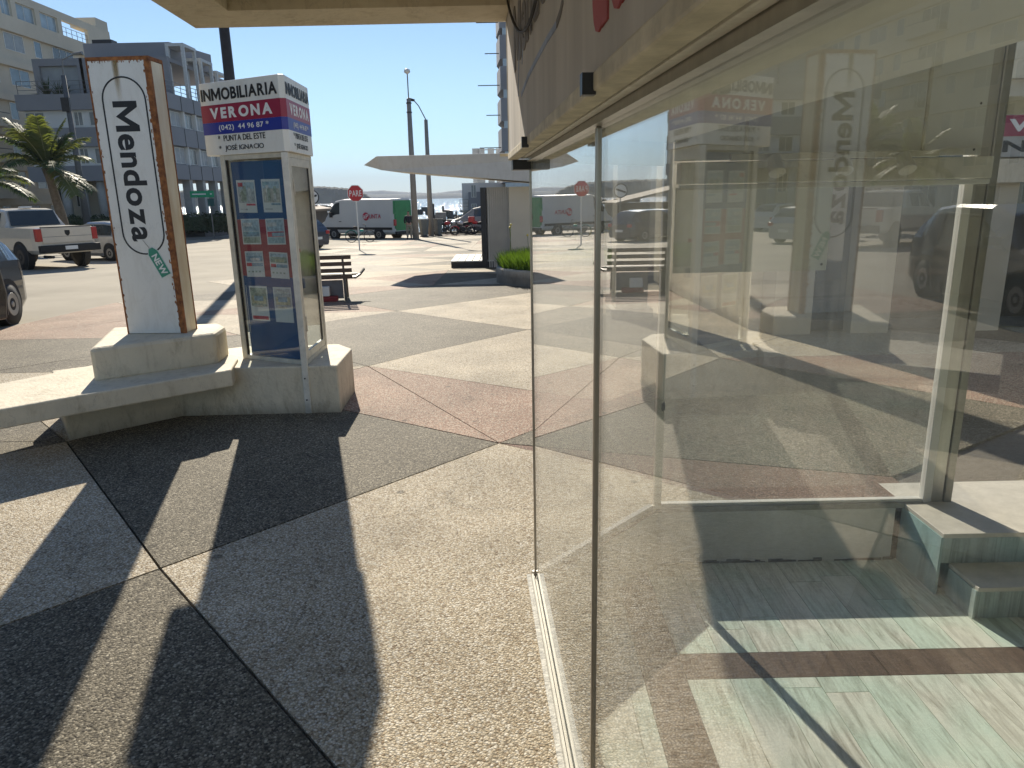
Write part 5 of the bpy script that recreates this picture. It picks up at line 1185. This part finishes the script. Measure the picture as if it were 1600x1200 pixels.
# --- person by the lamp post
def person(loc, face, label):
    t_ = thing('person', label, 'person', tuple(loc), face)
    def skin(name, joints, edges, m_):
        me = bpy.data.meshes.new(name); me.from_pydata([j[0] for j in joints], edges, []); me.update(); me.materials.append(m_)
        o = bpy.data.objects.new(name, me); sc.collection.objects.link(o); o.parent = t_
        sk = o.modifiers.new('skin', 'SKIN'); sk.use_smooth_shade = True
        for i, j in enumerate(joints): me.skin_vertices[0].data[i].radius = (j[1], j[2] if len(j) > 2 else j[1])
        me.skin_vertices[0].data[0].use_root = True
        s_ = o.modifiers.new('sub', 'SUBSURF'); s_.levels = 1; s_.render_levels = 2; return o
    SK = mat('skin', (.42, .25, .18), .55); JK = mat('dark_jacket', (.02, .022, .03), .75); TR = mat('beige_trousers', (.34, .29, .22), .8)
    skin('body', [((0, 0, .95), .14, .11), ((0, 0, 1.18), .14, .11), ((0, 0, 1.38), .17, .11), ((0, 0, 1.50), .055), ((0, .01, 1.60), .08), ((0, .01, 1.68), .085), ((0, .01, 1.74), .05),
        ((.19, 0, 1.40), .055), ((.25, .02, 1.14), .045), ((.20, .16, .98), .033), ((.17, .22, .96), .03), ((-.19, 0, 1.40), .055), ((-.25, .02, 1.14), .045), ((-.20, .16, .98), .033), ((-.17, .22, .96), .03),
        ((.10, 0, .88), .10), ((.11, .01, .48), .065), ((.12, -.01, .09), .045), ((.12, .12, .04), .04), ((-.10, 0, .88), .10), ((-.11, .01, .48), .065), ((-.12, -.01, .09), .045), ((-.12, .12, .04), .04)],
        [(0, 1), (1, 2), (2, 3), (3, 4), (4, 5), (5, 6), (2, 7), (7, 8), (8, 9), (9, 10), (2, 11), (11, 12), (12, 13), (13, 14), (0, 15), (15, 16), (16, 17), (17, 18), (0, 19), (19, 20), (20, 21), (21, 22)], SK)
    skin('jacket', [((0, 0, .90), .175, .14), ((0, 0, 1.18), .175, .14), ((0, 0, 1.38), .19, .135), ((0, 0, 1.47), .09), ((.20, 0, 1.40), .075), ((.26, .02, 1.14), .062), ((.21, .15, .99), .05), ((-.20, 0, 1.40), .075), ((-.26, .02, 1.14), .062), ((-.21, .15, .99), .05)],
        [(0, 1), (1, 2), (2, 3), (2, 4), (4, 5), (5, 6), (2, 7), (7, 8), (8, 9)], JK)
    skin('trousers', [((0, 0, .92), .16, .125), ((.105, 0, .82), .115), ((.115, .01, .48), .085), ((.12, -.01, .10), .068), ((-.105, 0, .82), .115), ((-.115, .01, .48), .085), ((-.12, -.01, .10), .068)], [(0, 1), (1, 2), (2, 3), (0, 4), (4, 5), (5, 6)], TR)
    skin('hair', [((0, -.01, 1.74), .09), ((0, -.035, 1.67), .085)], [(0, 1)], mat('dark_hair', (.05, .04, .035), .8))
    for x_ in (-.12, .12): part('shoe', MB().box((x_-.045, -.07, 0), (x_+.045, .19, .08)), BLACK, t_, world=False, bevel=.025)
q_ = GS(640, 373.5); q_.z = gz(q_.y); person(q_, R(20), 'person in dark jacket and beige trousers standing by the lamp post')

# ================================================================ BUILDINGS
def window(parent, x0, x1, y0, y1, z0, z1, nrm, m_=WINDARK, fr=.05, dep=.10, mull=1, frm=WHITE):
    """window on a wall; nrm 'x' = wall faces +x (x0==x1 plane), 'y-' = wall faces -y"""
    if nrm == 'x':
        f_ = MB(); X = x0
        for a, b, c, d in ((y0, y1, z0, z0+fr), (y0, y1, z1-fr, z1), (y0, y0+fr, z0+fr, z1-fr), (y1-fr, y1, z0+fr, z1-fr)): f_.box((X, a, c), (X+.05, b, d))
        for k in range(mull): yy = y0+(y1-y0)*(k+1)/(mull+1); f_.box((X, yy-fr/2, z0+fr), (X+.045, yy+fr/2, z1-fr))
        w_ = part('window', f_, frm, parent); part('pane', MB().box((X+.001, y0+fr, z0+fr), (X+.02, y1-fr, z1-fr)), m_, w_)
    else:
        f_ = MB(); Y = y0
        for a, b, c, d in ((x0, x1, z0, z0+fr), (x0, x1, z1-fr, z1), (x0, x0+fr, z0+fr, z1-fr), (x1-fr, x1, z0+fr, z1-fr)): f_.box((a, Y-.05, c), (b, Y, d))
        for k in range(mull): xx = x0+(x1-x0)*(k+1)/(mull+1); f_.box((xx-fr/2, Y-.045, z0+fr), (xx+fr/2, Y, z1-fr))
        w_ = part('window', f_, frm, parent); part('pane', MB().box((x0+fr, Y-.02, z0+fr), (x1-fr, Y-.001, z1-fr)), m_, w_)
    return w_
def railing(parent, pts, z, h=1.0, n=3, r_=.02, m_=GREYM, post=1.5):
    mb = MB()
    for (a, b) in zip(pts, pts[1:]):
        a, b = Vector(a), Vector(b)
        for k in range(n): zz = z+h*(k+1)/n; mb.bar((a.x, a.y, zz), (b.x, b.y, zz), r_*2)
        m__ = max(1, int((b-a).length/post))
        for k in range(m__+1): q = a+(b-a)*k/m__; mb.bar((q.x, q.y, z), (q.x, q.y, z+h), r_*2)
    part('railing', mb, m_, parent, kind='stuff')
# --- grey and white apartment building (left middle)
YB1 = 62.0
xL, xR = atY(24, 160, YB1).x, atY(262, 160, YB1).x
zr = lambda py, px=80: atY(px, py, YB1).z
BD = 20.0; YB2 = YB1+BD
gb = thing('apartment_building', 'grey and white banded apartment building standing on round and square columns', 'building', ((xL+xR)/2, YB1+8, -1.0))
zg = .5                                                     # ground floor level on its plinth
part('plinth', MB().box((xL-1, YB1-2.0, -2.2), (xR+2.5, YB2, zg)), mat('dark_plinth', (.10, .095, .095), .8, ns=1), gb)
levels = [(zr(284), zr(260)), (zr(230), zr(200)), (zr(172), zr(147))]
for z0, z1 in levels:
    n_ = 6; xs_ = [xL+(xR-xL)*k/n_ for k in range(n_+1)]
    part('floor_band', MB().box((xL, YB1, z0), (xR, YB1+.5, z1)), GREYWALL, gb)
    part('floor_band', MB().box((xR-.5, YB1+.51, z0), (xR, YB2, z1)), GREYWALL, gb)
    part('floor_slab', MB().box((xL+.1, YB1+.51, z0+.1), (xR-.51, YB2-.1, z0+.5)), GREYWALL, gb)
    for k in range(1, 8):
        y_ = YB1+BD*k/8; part('panel_joint', MB().box((xR+.001, y_-.03, z0), (xR+.03, y_+.03, z1)), DARKM, gb)
for (z0, z1) in ((levels[0][1], levels[1][0]), (levels[1][1], levels[2][0])):
    part('white_wall', MB().box((xL+.3, YB1+.45, z0), (xR-.45, YB1+.7, z1)), WHITEWALL, gb)
    part('white_wall', MB().box((xR-.65, YB1+.71, z0), (xR-.4, YB2-.4, z1)), mat('grey_shutter_wall', (.32, .33, .34), .7, ns=1), gb)
    for a, b, mm in ((36, 66, CURTAIN), (112, 126, CURTAIN), (136, 158, CURTAIN), (175, 200, WINDARK), (215, 240, CURTAIN)):
        x0_, x1_ = atY(a, 190, YB1).x, atY(b, 190, YB1).x
        window(gb, x0_, x1_, YB1+.449, YB1+.449, z0+.15, z1-.12, 'y', mm)
    for k in range(8):
        y0_ = YB1+1+BD*k/8.3
        window(gb, xR-.399, xR-.399, y0_, y0_+1.8, z0+.1, z1-.1, 'x', CURTAIN if k % 2 else mat('white_shutter', (.45, .46, .46), .6, ns=3))
        part('pilaster', MB().box((xR-.395, y0_+1.95, z0), (xR-.1, y0_+2.2, z1)), WHITEWALL, gb)
# ground floor: columns and a recessed beige wall
for px in (95, 122, 152, 185, 220, 255):
    x_ = atY(px, 300, YB1).x; part('column', MB().lathe([(.36, zg-.3), (.36, levels[0][0]+.02)], (x_, YB1+.7, 0), 'z', 14), mat('pale_column', (.42, .41, .38), .7, ns=2), gb, smooth=True)
for k in range(1, 8):
    y_ = YB1+BD*k/7.2; part('column', MB().box((xR-.75, y_-.3, zg-.2), (xR-.1, y_+.3, levels[0][0]+.02)), MC['pale_column'], gb)
part('ground_floor_wall', MB().box((xL, YB1+4, zg), (xR-4.5, YB1+4.3, levels[0][0]+.2)), BEIGEWALL, gb)
part('ground_floor_wall', MB().box((xR-4.8, YB1+4.31, zg), (xR-4.5, YB1+9, levels[0][0]+.2)), GREYWALL, gb)
for px in (88, 118, 160, 200): x_ = atY(px, 300, YB1+4).x; window(gb, x_, x_+.9, YB1+3.999, YB1+3.999, zg+1.0, zg+2.7, 'y', WINDARK)
# roof terrace and penthouse blocks
zt3 = levels[2][1]
railing(gb, [(xL+.2, YB1+.2), (xR-.2, YB1+.2), (xR-.2, YB2)], zt3, 1.0)
ptop = atY(90, 95, YB1+4).z; xa_, xb_ = atY(52, 110, YB1+3).x, atY(262, 110, YB1+3).x
part('penthouse_wall', MB().box((xa_, YB1+3, zt3), (xb_, YB1+3.3, zt3+.4)).box((xa_, YB1+3, zt3+2.6), (xb_, YB1+3.3, ptop)), GREYWALL, gb, kind='stuff')
part('penthouse_roof', MB().box((xa_, YB1+3.31, ptop-.3), (xb_, YB2-3, ptop)), GREYWALL, gb)
part('penthouse_glazing', MB().box((xa_+.5, YB1+3.32, zt3), (xb_-.5, YB1+3.4, ptop-.31)), mat('pale_glazing', (.34, .36, .37), .2, ns=1), gb)
for px in (52, 121, 126, 190, 255): x_ = atY(px, 110, YB1+3).x; part('pier', MB().box((x_-.01, YB1+2.98, zt3), (x_+.5, YB1+3.31, ptop)), GREYWALL, gb)
ut = atY(190, 67, YB1+6).z; ua_, ub_ = atY(131, 80, YB1+6).x, atY(266, 80, YB1+6).x
part('upper_block', MB().prism([(ua_, YB1+6), (ub_, YB1+6), (ub_+1.2, YB1+12), (ua_, YB1+12)], ptop, ut), GREYWALL, gb)
part('roof_vent', MB().box((ua_+.3, YB1+7, ut), (ua_+2, YB1+8, ut+.5)), DARKM, gb)
WF = mat('white_pergola', (.60, .60, .58), .6)
for k, (y0_, hh) in enumerate(((YB1+4.5, 4.2), (YB1+8, 3.6), (YB1+11.5, 3.1))):
    part('pergola', MB().box((xR-1.6, y0_, zt3), (xR-1.35, y0_+.25, zt3+hh)).box((xR-.3, y0_, zt3), (xR-.05, y0_+.25, zt3+hh)).box((xR-1.6, y0_, zt3+hh+.001), (xR-.05, y0_+2.6, zt3+hh+.25)).box((xR-.3, y0_+2.3, zt3), (xR-.05, y0_+2.55, zt3+hh)), WF, gb, kind='stuff')
# agaves on the roof terrace
def spiky(loc, h, label, n=26, seed=0, cat='plant'):
    rr = random.Random(seed); t_ = thing('agave_plant', label, cat, tuple(loc))
    for i in range(n):
        a = rr.random()*6.283; e_ = rr.uniform(.2, 1.4); d = Vector((math.cos(a)*math.cos(e_), math.sin(a)*math.cos(e_), math.sin(e_))); L_ = h*rr.uniform(.7, 1.1); s_ = Vector((-math.sin(a), math.cos(a), 0))*.06
        p0 = Vector(loc); p1 = p0+d*L_*.5; p2 = p0+d*L_+Vector((0, 0, -.15*L_))
        part('leaf', MB().add([p0-s_, p0+s_, p1+s_*.9, p1-s_*.9, p2, p0+Vector((0, 0, .03)), p1+Vector((0, 0, .03))], [(0, 1, 2, 3), (3, 2, 4), (0, 3, 6, 5), (1, 5, 6, 2), (3, 4, 6), (2, 6, 4)]), LEAFD, t_)
LEAFD = mat('dark_leaf', (.05, .075, .03), .6, ns=4, amt=.35)
for i, (px, h) in enumerate(((74, 2.0), (92, 1.8), (100, 1.4))):
    q_ = atY(px, 144, YB1+1.8); q_.z = zt3; spiky(q_, h, ['tall spiky plant on the roof terrace, leftmost', 'second spiky plant on the roof terrace, in the middle', 'small spiky plant on the terrace nearest the white pylon'][i], seed=i)
# --- tall beige apartment building at the left, its long wall running away from the viewer
XA = -45.5
def ya_at(px): d = ray(px, 60); return XA*d.y/d.x
ab = thing('tall_beige_building', 'tall sand-coloured apartment building with a sloping line of roof openings at far left', 'building', (XA-6, 40, -1))
y0A, y1A = 2.0, ya_at(172)
ztop = zat(50, XA, y1A); zbot = -1.6; FH = 3.1
part('wall', MB().box((XA-14, y0A, zbot), (XA-.4, y1A, ztop-3.0)), BEIGEWALL, ab)
# parapet storey with openings
opn = [(ya_at(10), ya_at(26)), (ya_at(33), ya_at(61)), (ya_at(68), ya_at(94)), (ya_at(100), ya_at(139))]
ed = [y0A]+[v for o in opn for v in o]+[y1A]
part('parapet', MB().box((XA-.4, y0A, ztop-3.0), (XA, y1A, ztop-2.2)), BEIGEWALL, ab)
part('parapet', MB().box((XA-.4, y0A, ztop-.75), (XA, y1A, ztop)), BEIGEWALL, ab)
for k in range(0, len(ed), 2): part('parapet_pier', MB().box((XA-.4, ed[k], ztop-2.2), (XA, ed[k+1], ztop-.75)), BEIGEWALL, ab)
for k, (a, b) in enumerate(opn):
    if k < 3: window(ab, XA-.25, XA-.25, a, b, ztop-2.2, ztop-.75, 'x', mat('bright_roof_glass', (.30, .38, .42), .1, ns=.8, amt=.4), mull=1)
    else: railing(ab, [(XA-.2, a), (XA-.2, b)], ztop-2.2, .9, n=2, post=.9)
part('roof_step', MB().box((XA-3, y1A-2.5, ztop), (XA-.1, y1A, ztop+1.0)), BEIGEWALL, ab)
nf = int((ztop-3.0-zbot)/FH)
rw_ = random.Random(3)
for f_i in range(nf):
    zt_ = ztop-3.0-f_i*FH; zb_ = zt_-FH
    part('storey_band', MB().box((XA-.399, y0A, zt_-.55), (XA, y1A, zt_)), BEIGEWALL, ab)
    y_ = y0A+1.0; k = 0
    while y_ < y1A-3:
        wd = (1.1, 2.8, 1.1, 4.2)[k % 4]
        if k % 4 == 3:                                       # balcony recess
            part('balcony', MB().box((XA-.38, y_, zb_+.0), (XA+1.0, y_+wd, zb_+.15)).box((XA+.85, y_, zb_+.15), (XA+1.0, y_+wd, zb_+1.05)), BEIGEWALL, ab, kind='stuff')
            part('balcony_rail', MB().bar((XA+.93, y_, zb_+1.2), (XA+.93, y_+wd, zb_+1.2), .06), DARKM, ab)
            window(ab, XA-.398, XA-.398, y_+.3, y_+wd-.3, zb_+.15, zt_-.6, 'x', WINDARK, mull=2)
        else: window(ab, XA-.398, XA-.398, y_, y_+wd, zb_+.95, zt_-.62, 'x', rw_.choice([WINBLUE, WINDARK, CURTAIN, WINBLUE]), mull=1 if wd > 2 else 0)
        y_ += wd+rw_.choice([1.6, 2.2]); k += 1
# building behind the viewer on the left that the window glass mirrors
mbld = thing('shaded_apartment_block', 'beige apartment block across the street, seen only mirrored in the shop glass', 'building', (-52, -12, -1))
part('wall', MB().box((-60, -30, -1), (XA-1, 1.0, 24)), BEIGEWALL, mbld)
for f_i in range(7):
    part('balcony', MB().box((XA-.99, -28, f_i*3.1+1.5), (XA+.3, -2, f_i*3.1+2.6)), BEIGEWALL, mbld)
    for k in range(5): y_ = -26+k*5; window(mbld, XA-.999, XA-.999, y_, y_+2.6, f_i*3.1+2.65, f_i*3.1+4.3, 'x', WINBLUE if k % 2 else CURTAIN)
# --- low building wall, hedges and side buildings along the far street
hd = random.Random(5)
def leafblob(name, label, cat, c, rx, ry, rz_, n, m_, size=.12, parent=None, seed=0):
    rr = random.Random(seed); mb = MB()
    for i in range(n):
        u = rr.uniform(-1, 1); a = rr.random()*6.283; q = math.sqrt(1-u*u); r_ = rr.uniform(.75, 1.05)*(1+.15*math.sin(a*3+u*4))
        p = Vector((c[0]+rx*q*math.cos(a)*r_, c[1]+ry*q*math.sin(a)*r_, c[2]+rz_*u*r_)); d1 = Vector((rr.gauss(0, 1), rr.gauss(0, 1), rr.gauss(0, 1))).normalized()*size; d2 = d1.cross(Vector((rr.gauss(0, 1), rr.gauss(0, 1), rr.gauss(0, 1)))).normalized()*size*.5
        mb.add([p-d1, p+d2, p+d1, p-d2], [(0, 1, 2, 3)])
    mb.prism([(c[0]+rx*.72*math.cos(k*.524), c[1]+ry*.72*math.sin(k*.524)) for k in range(12)], c[2]-rz_*.75, c[2]+rz_*.62)
    return part(name, mb, m_, parent, kind='stuff' if parent else None)
for i, (px, w_) in enumerate(((300, 2.6), (340, 1.6), (150, 2.4), (110, 1.8))):
    q_ = atY(px, 340, YB1-2.6); o = leafblob('hedge', '', 'hedge', (q_.x, YB1-2.8, .1), w_, .6, .75, 1100, LEAFD, seed=i)
    tag(o, ['low dark hedge between the pylon and the booth', 'small dark hedge by the green street sign', 'dark hedge behind the silver hatchback', 'dark hedge right of the big palm trunk'][i], 'hedge', 'hedges at the foot of the apartment building')
# kerb and far footpath
struct('far_footpath', MB().prism([(xL-30, YB1-5.5), (xR+6, YB1-5.5), (xR+6, YB1-2.01), (xL-30, YB1-2.01)], -1.4, -1.02), CONC)
# green street sign
q_ = atY(334, 364, YB1-5.0); q_.z = -1.02; t_ = thing('street_name_sign', 'green street name sign with a small dark plate on a grey post', 'street sign', tuple(q_))
zs_ = zat(304, q_.x, q_.y); part('post', MB().tube([tuple(q_), (q_.x, q_.y, zs_+.35)], .05, 8), GREYM, t_)
GS_ = mat('sign_green', (.01, .33, .15), .4, amt=.05)
for (a, b, c, d) in ((-1.25, .1, -.2, .28), (.11, .55, -.2, .28)):
    s_ = part('name_plate', MB().box((q_.x+a-.15, q_.y-.10, zs_+c), (q_.x+b-.15, q_.y-.06, zs_+d)), GS_, t_); 
    part('plate_print', MB().box((q_.x+a, q_.y-.107, zs_+.0), (q_.x+b-.3, q_.y-.101, zs_+.09)), INKW, s_)
part('dark_plate', MB().box((q_.x-.15, q_.y-.10, zs_-.85), (q_.x+.35, q_.y-.06, zs_-.3)), mat('sign_dark_green', (.02, .1, .1), .5), t_)
# grey lamp post before the apartment building
b = atY(136, 345, 48); b.z = gz(48); z = zat(118, b.x, b.y)
t_ = thing('street_lamp', 'grey lamp post with a bent arm in front of the grey banded building', 'lamp post', tuple(b))
part('pole', MB().lathe([(.22, b.z), (.13, z)], (b.x, b.y, 0), 'z', 10), mat('grey_lamp_pole', (.11, .115, .12), .7), t_, smooth=True)
part('lamp_arm', MB().tube([(b.x, b.y, z), (b.x+.1, b.y, z+.9), (b.x+.9, b.y, z+1.2)], .04, 6), GREYM, t_)
part('lamp_head', MB().tube([(b.x+.8, b.y, z+1.2), (b.x+1.4, b.y, z+1.25)], [.07, .12], 8), GREYM, t_)
part('bracket_box', MB().box((b.x-.25, b.y-.3, z-2.1), (b.x+.25, b.y-.15, z-1.3)), DARKM, t_)
# --- palms
def leafy(m_, amount=.4):
    n = m_.node_tree; N = n.nodes; L = n.links; p = N['Principled BSDF']; out = N['Material Output']; tl = N.new('ShaderNodeBsdfTranslucent')
    src = p.inputs['Base Color'].links[0].from_socket; sc_ = N.new('ShaderNodeVectorMath'); sc_.operation = 'MULTIPLY'; sc_.inputs[1].default_value = (2.0, 2.0, .8); L.new(src, sc_.inputs[0]); L.new(sc_.outputs[0], tl.inputs[0])
    mx = N.new('ShaderNodeMixShader'); mx.inputs[0].default_value = amount; L.new(p.outputs[0], mx.inputs[1]); L.new(tl.outputs[0], mx.inputs[2]); L.new(mx.outputs[0], out.inputs[0]); return m_
FROND = mat('palm_frond_green', (.085, .115, .04), .55, ns=2, amt=.5, col2=(.13, .14, .05)); FRONDD = mat('palm_frond_dark', (.05, .085, .03), .6, ns=2, amt=.4); leafy(FROND, .3); leafy(FRONDD, .25); leafy(GRS, .35); TRUNK = mat('palm_trunk', (.16, .125, .09), .9, ns=8, amt=.4, bump=.6, bs=14)
def palm(px, pyb, Y, pyt, label, R_=3.2, n=17, seed=1, tr=.24):
    b = atY(px, pyb, Y); zc_ = zat(pyt, b.x, Y); t_ = thing('palm_tree', label, 'palm tree', (b.x, Y, gz(Y)))
    rr = random.Random(seed); x2 = b.x-.35
    part('trunk', MB().tube([(b.x, Y, gz(Y)-.1), (b.x-.05, Y, gz(Y)+(zc_-gz(Y))*.4), (x2, Y, zc_-.4), (x2, Y, zc_+.1)], [tr*1.5, tr, tr*.8, tr*1.25], 14), TRUNK, t_, smooth=True)
    for i in range(n):
        a = 6.283*i/n+rr.uniform(-.15, .15); e_ = rr.choice([.15, .7, 1.0, 1.2, 1.35])+rr.uniform(-.15, .15); L_ = R_*rr.uniform(.85, 1.1); m_ = 18; pts = []
        p = Vector((x2, Y, zc_)); d = Vector((math.cos(a)*math.cos(e_), math.sin(a)*math.cos(e_), math.sin(e_)))
        for k in range(m_+1): pts.append(p.copy()); p = p+d*(L_/m_); d = (d+Vector((0, 0, -.055-.02*(1-abs(e_-.6))))).normalized()
        fr = part('frond', MB().tube(pts, [.045*(1-k/m_*.8) for k in range(m_+1)], 4), mat('frond_rib', (.25, .24, .10), .6), t_)
        mb = MB()
        for k in range(2, m_):
            for h_ in range(4):
                c = pts[k]+(pts[k+1]-pts[k])*(h_/4.0); d = (pts[k+1]-pts[k]).normalized(); s_ = d.cross(Vector((0, 0, 1))).normalized(); ll = R_*.36*math.sin(math.pi*(k+.5)/(m_+1.5))**.6*rr.uniform(.8, 1.1)
                for sg_ in (-1, 1):
                    tipv = c+s_*sg_*ll*.72+d*ll*.45+Vector((0, 0, -.28*ll+rr.uniform(-.12, .2)*ll)); mid = c+(tipv-c)*.5+Vector((0, 0, .09*ll)); wv = d*.042
                    mb.add([c-wv, c+wv, mid+wv*.9, mid-wv*.9, tipv], [(0, 1, 2, 3), (3, 2, 4)])
        part('leaflets', mb, FROND if rr.random() < .65 else FRONDD, fr, kind='stuff')
palm(108, 395, 40, 266, 'large palm tree with bright green fronds behind the pickup truck', 2.75, 20, 1)
palm(12, 395, 43, 285, 'smaller dark palm tree cut by the left edge of the picture', 2.7, 15, 4, .22)
# --- right-hand tower of stacked balconies behind the fascia, and pale blocks below it
YT = 69; xt0 = atY(778, 150, YT).x; xt1 = xt0+9
tw = thing('balcony_tower', 'grey apartment tower with stacked balconies rising beside the shop fascia', 'building', (xt0+4, YT+5, -1.2))
part('wall', MB().box((xt0+1.6, YT+1.2, -1.4), (xt1, YT+12, 30)), WHITEWALL, tw)
for k, pyt in enumerate((300, 251, 200, 153, 103, 54, 5, -48, -104)):
    z1 = atY(785, pyt, YT).z; z0 = z1-2.0
    part('balcony', MB().prism([(xt0-.1+.35, YT), (xt1, YT), (xt1, YT+8), (xt0+.35, YT+8), (xt0-.1, YT+4)], z1-1.95, z1), GREYWALL, tw)
    part('balcony_glass', MB().box((xt0+.5, YT+.02, z1), (xt1, YT+.06, z1+.8)), mat('pale_balcony_glass', (.45, .52, .55), .1), tw)
    for yy, xx in ((1.0, -1.1-.7*(k % 2)),): part('clothes_bar', MB().bar((xt0+xx, YT+yy, z1+1.2), (xt0+2, YT+yy, z1+1.2), .07), DARKM, tw)
part('air_conditioner', MB().box((xt0+1.3, YT-1.0, atY(790, 138, YT).z), (xt0+2.6, YT-.05, atY(790, 111, YT).z)), WHITE, tw, bevel=.03)
wb = thing('white_quay_building', 'white quay building with a small balcony right of the breakwater', 'building', (atY(735, 330, 75).x, 78, -1.3))
a, b = atY(723, 330, 75), atY(790, 330, 75); zt_ = atY(735, 286, 75).z
part('wall', MB().box((a.x, 75, -1.5), (b.x+4, 84, zt_)), WHITEWALL, wb); part('grey_wing', MB().box((atY(733, 330, 74).x, 73.6, -1.5), (b.x+3, 74.99, atY(735, 300, 74).z)), GREYWALL, wb)
for z0 in (-.2, 1.6): window(wb, atY(737, 330, 73.6).x, atY(745, 330, 73.6).x, 73.599, 73.599, z0, z0+1.2, 'y', CURTAIN)
part('balcony', MB().box((a.x-.2, 74.2, .2), (atY(732, 330, 74).x, 74.99, .4)), CONC, wb); railing(wb, [(a.x-.2, 74.25), (atY(732, 330, 74).x, 74.25)], .4, 1.0)
rt = thing('white_roof_terrace', 'white roof parapet and pergola just above the kiosk canopy', 'roof terrace', (atY(765, 240, 85).x, 86, 0))
for px in (738, 747, 762, 775, 790):
    q_ = atY(px, 240, 85); part('post', MB().box((q_.x, 85, -1.5), (q_.x+.7, 86, atY(px, 232, 85).z)), WF, rt)
part('rail', MB().box((atY(738, 240, 85).x, 85.2, atY(740, 235, 85).z), (atY(800, 240, 85).x, 85.3, atY(740, 233.5, 85).z)), WF, rt)

# --- neighbouring glazed shop and columns beyond the far window
nb = thing('neighbour_shop', 'dark glazed neighbouring shop with beige pillars, a red sign band over its door', 'shop', (6.5, 10.5, 0))
NX0, NY0, NZ = 3.05, 8.7, 3.25
DGL = mat('dark_shopfront_glass', (.012, .014, .014), .03, amt=.2, spec=.9)
part('roof', MB().box((NX0-.1, NY0-.1, 2.85), (13, 15.5, NZ)), PLASTER, nb)
for x_ in (3.2, 4.15, 5.5, 6.9, 8.6, 10.6): part('pillar', MB().box((x_, NY0, -.05), (x_+.46, NY0+.45, 2.849)), mat('beige_pillar', (.47, .42, .32), .75, ns=2, amt=.12, bump=.1), nb)
for a, b in ((3.67, 4.14), (4.62, 5.49), (5.97, 6.89), (7.37, 8.59), (9.07, 10.59)):
    part('shopfront_glass', MB().box((a, NY0+.2, .12), (b, NY0+.24, 2.6)), DGL, nb); part('kick_panel', MB().box((a, NY0+.18, 0), (b, NY0+.26, .119)), DARKM, nb)
    part('top_rail', MB().box((a, NY0+.17, 2.601), (b, NY0+.27, 2.848)), ALU, nb)
part('side_wall', MB().box((NX0, NY0+.46, -.1), (NX0+.15, 15.4, 2.849)), PLASTER, nb); part('back_wall', MB().box((NX0+.16, 15.2, -.2), (13, 15.4, 2.849)), PLASTER, nb)
sgx, sgy = atY(1568, 200, NY0-.15).x, NY0-.15
zA, zB_, zC = atY(1580, 180, sgy).z, atY(1580, 213, sgy).z, atY(1580, 245, sgy).z
sb = part('sign_board', MB().box((sgx, sgy, zC), (sgx+3.2, sgy+.05, zA)), mat('dull_sign_white', (.42, .41, .38), .6, grime=.3), nb)
part('red_band', MB().box((sgx, sgy-.006, zB_), (sgx+3.2, sgy-.0005, zA)), CRIM, sb)
letter_parts(fit(text_mb('VERONA', 1, .002, .04, spacing=1.2), (sgx, sgy-.007, 0), (1, 0, 0), (0, 0, 1), .05, 1.7, zB_+.05, zA-.04, .002), INKW, sb)
letter_parts(fit(text_mb('NMOBILIARIA', 1, .002, .03), (sgx, sgy-.001, 0), (1, 0, 0), (0, 0, 1), .02, 2.6, zC+.05, zB_-.04, .002), INKB, sb)
part('lintel_board', MB().box((sgx, sgy, zC-.28), (sgx+3.2, sgy+.05, zC-.02)), PLASTER, nb)
cl = thing('free_standing_pillar', 'beige square pillar standing alone between the kiosk planter and the neighbouring shop', 'pillar', (1.75, 10.6, 0))
part('shaft', MB().box((1.52, 10.4, -.1), (1.98, 10.85, 4.6)), MC['beige_pillar'], cl); part('foot', MB().box((1.45, 10.33, -.1), (2.05, 10.92, .08)), CONC, cl)

# ================================================================ AIR
hz = MB().box((-1500, -900, WZ-1), (2600, 5200, 140))
m, n, N, L, p = nmat('sea_haze'); N.remove(p); pv = N.new('ShaderNodeVolumePrincipled'); pv.inputs['Color'].default_value = (.80, .88, 1, 1); pv.inputs['Density'].default_value = .00022
L.new(pv.outputs[0], N['Material Output'].inputs['Volume'])
HAZE = True
if HAZE: hz_o = part('haze', hz, m, None, kind='stuff')
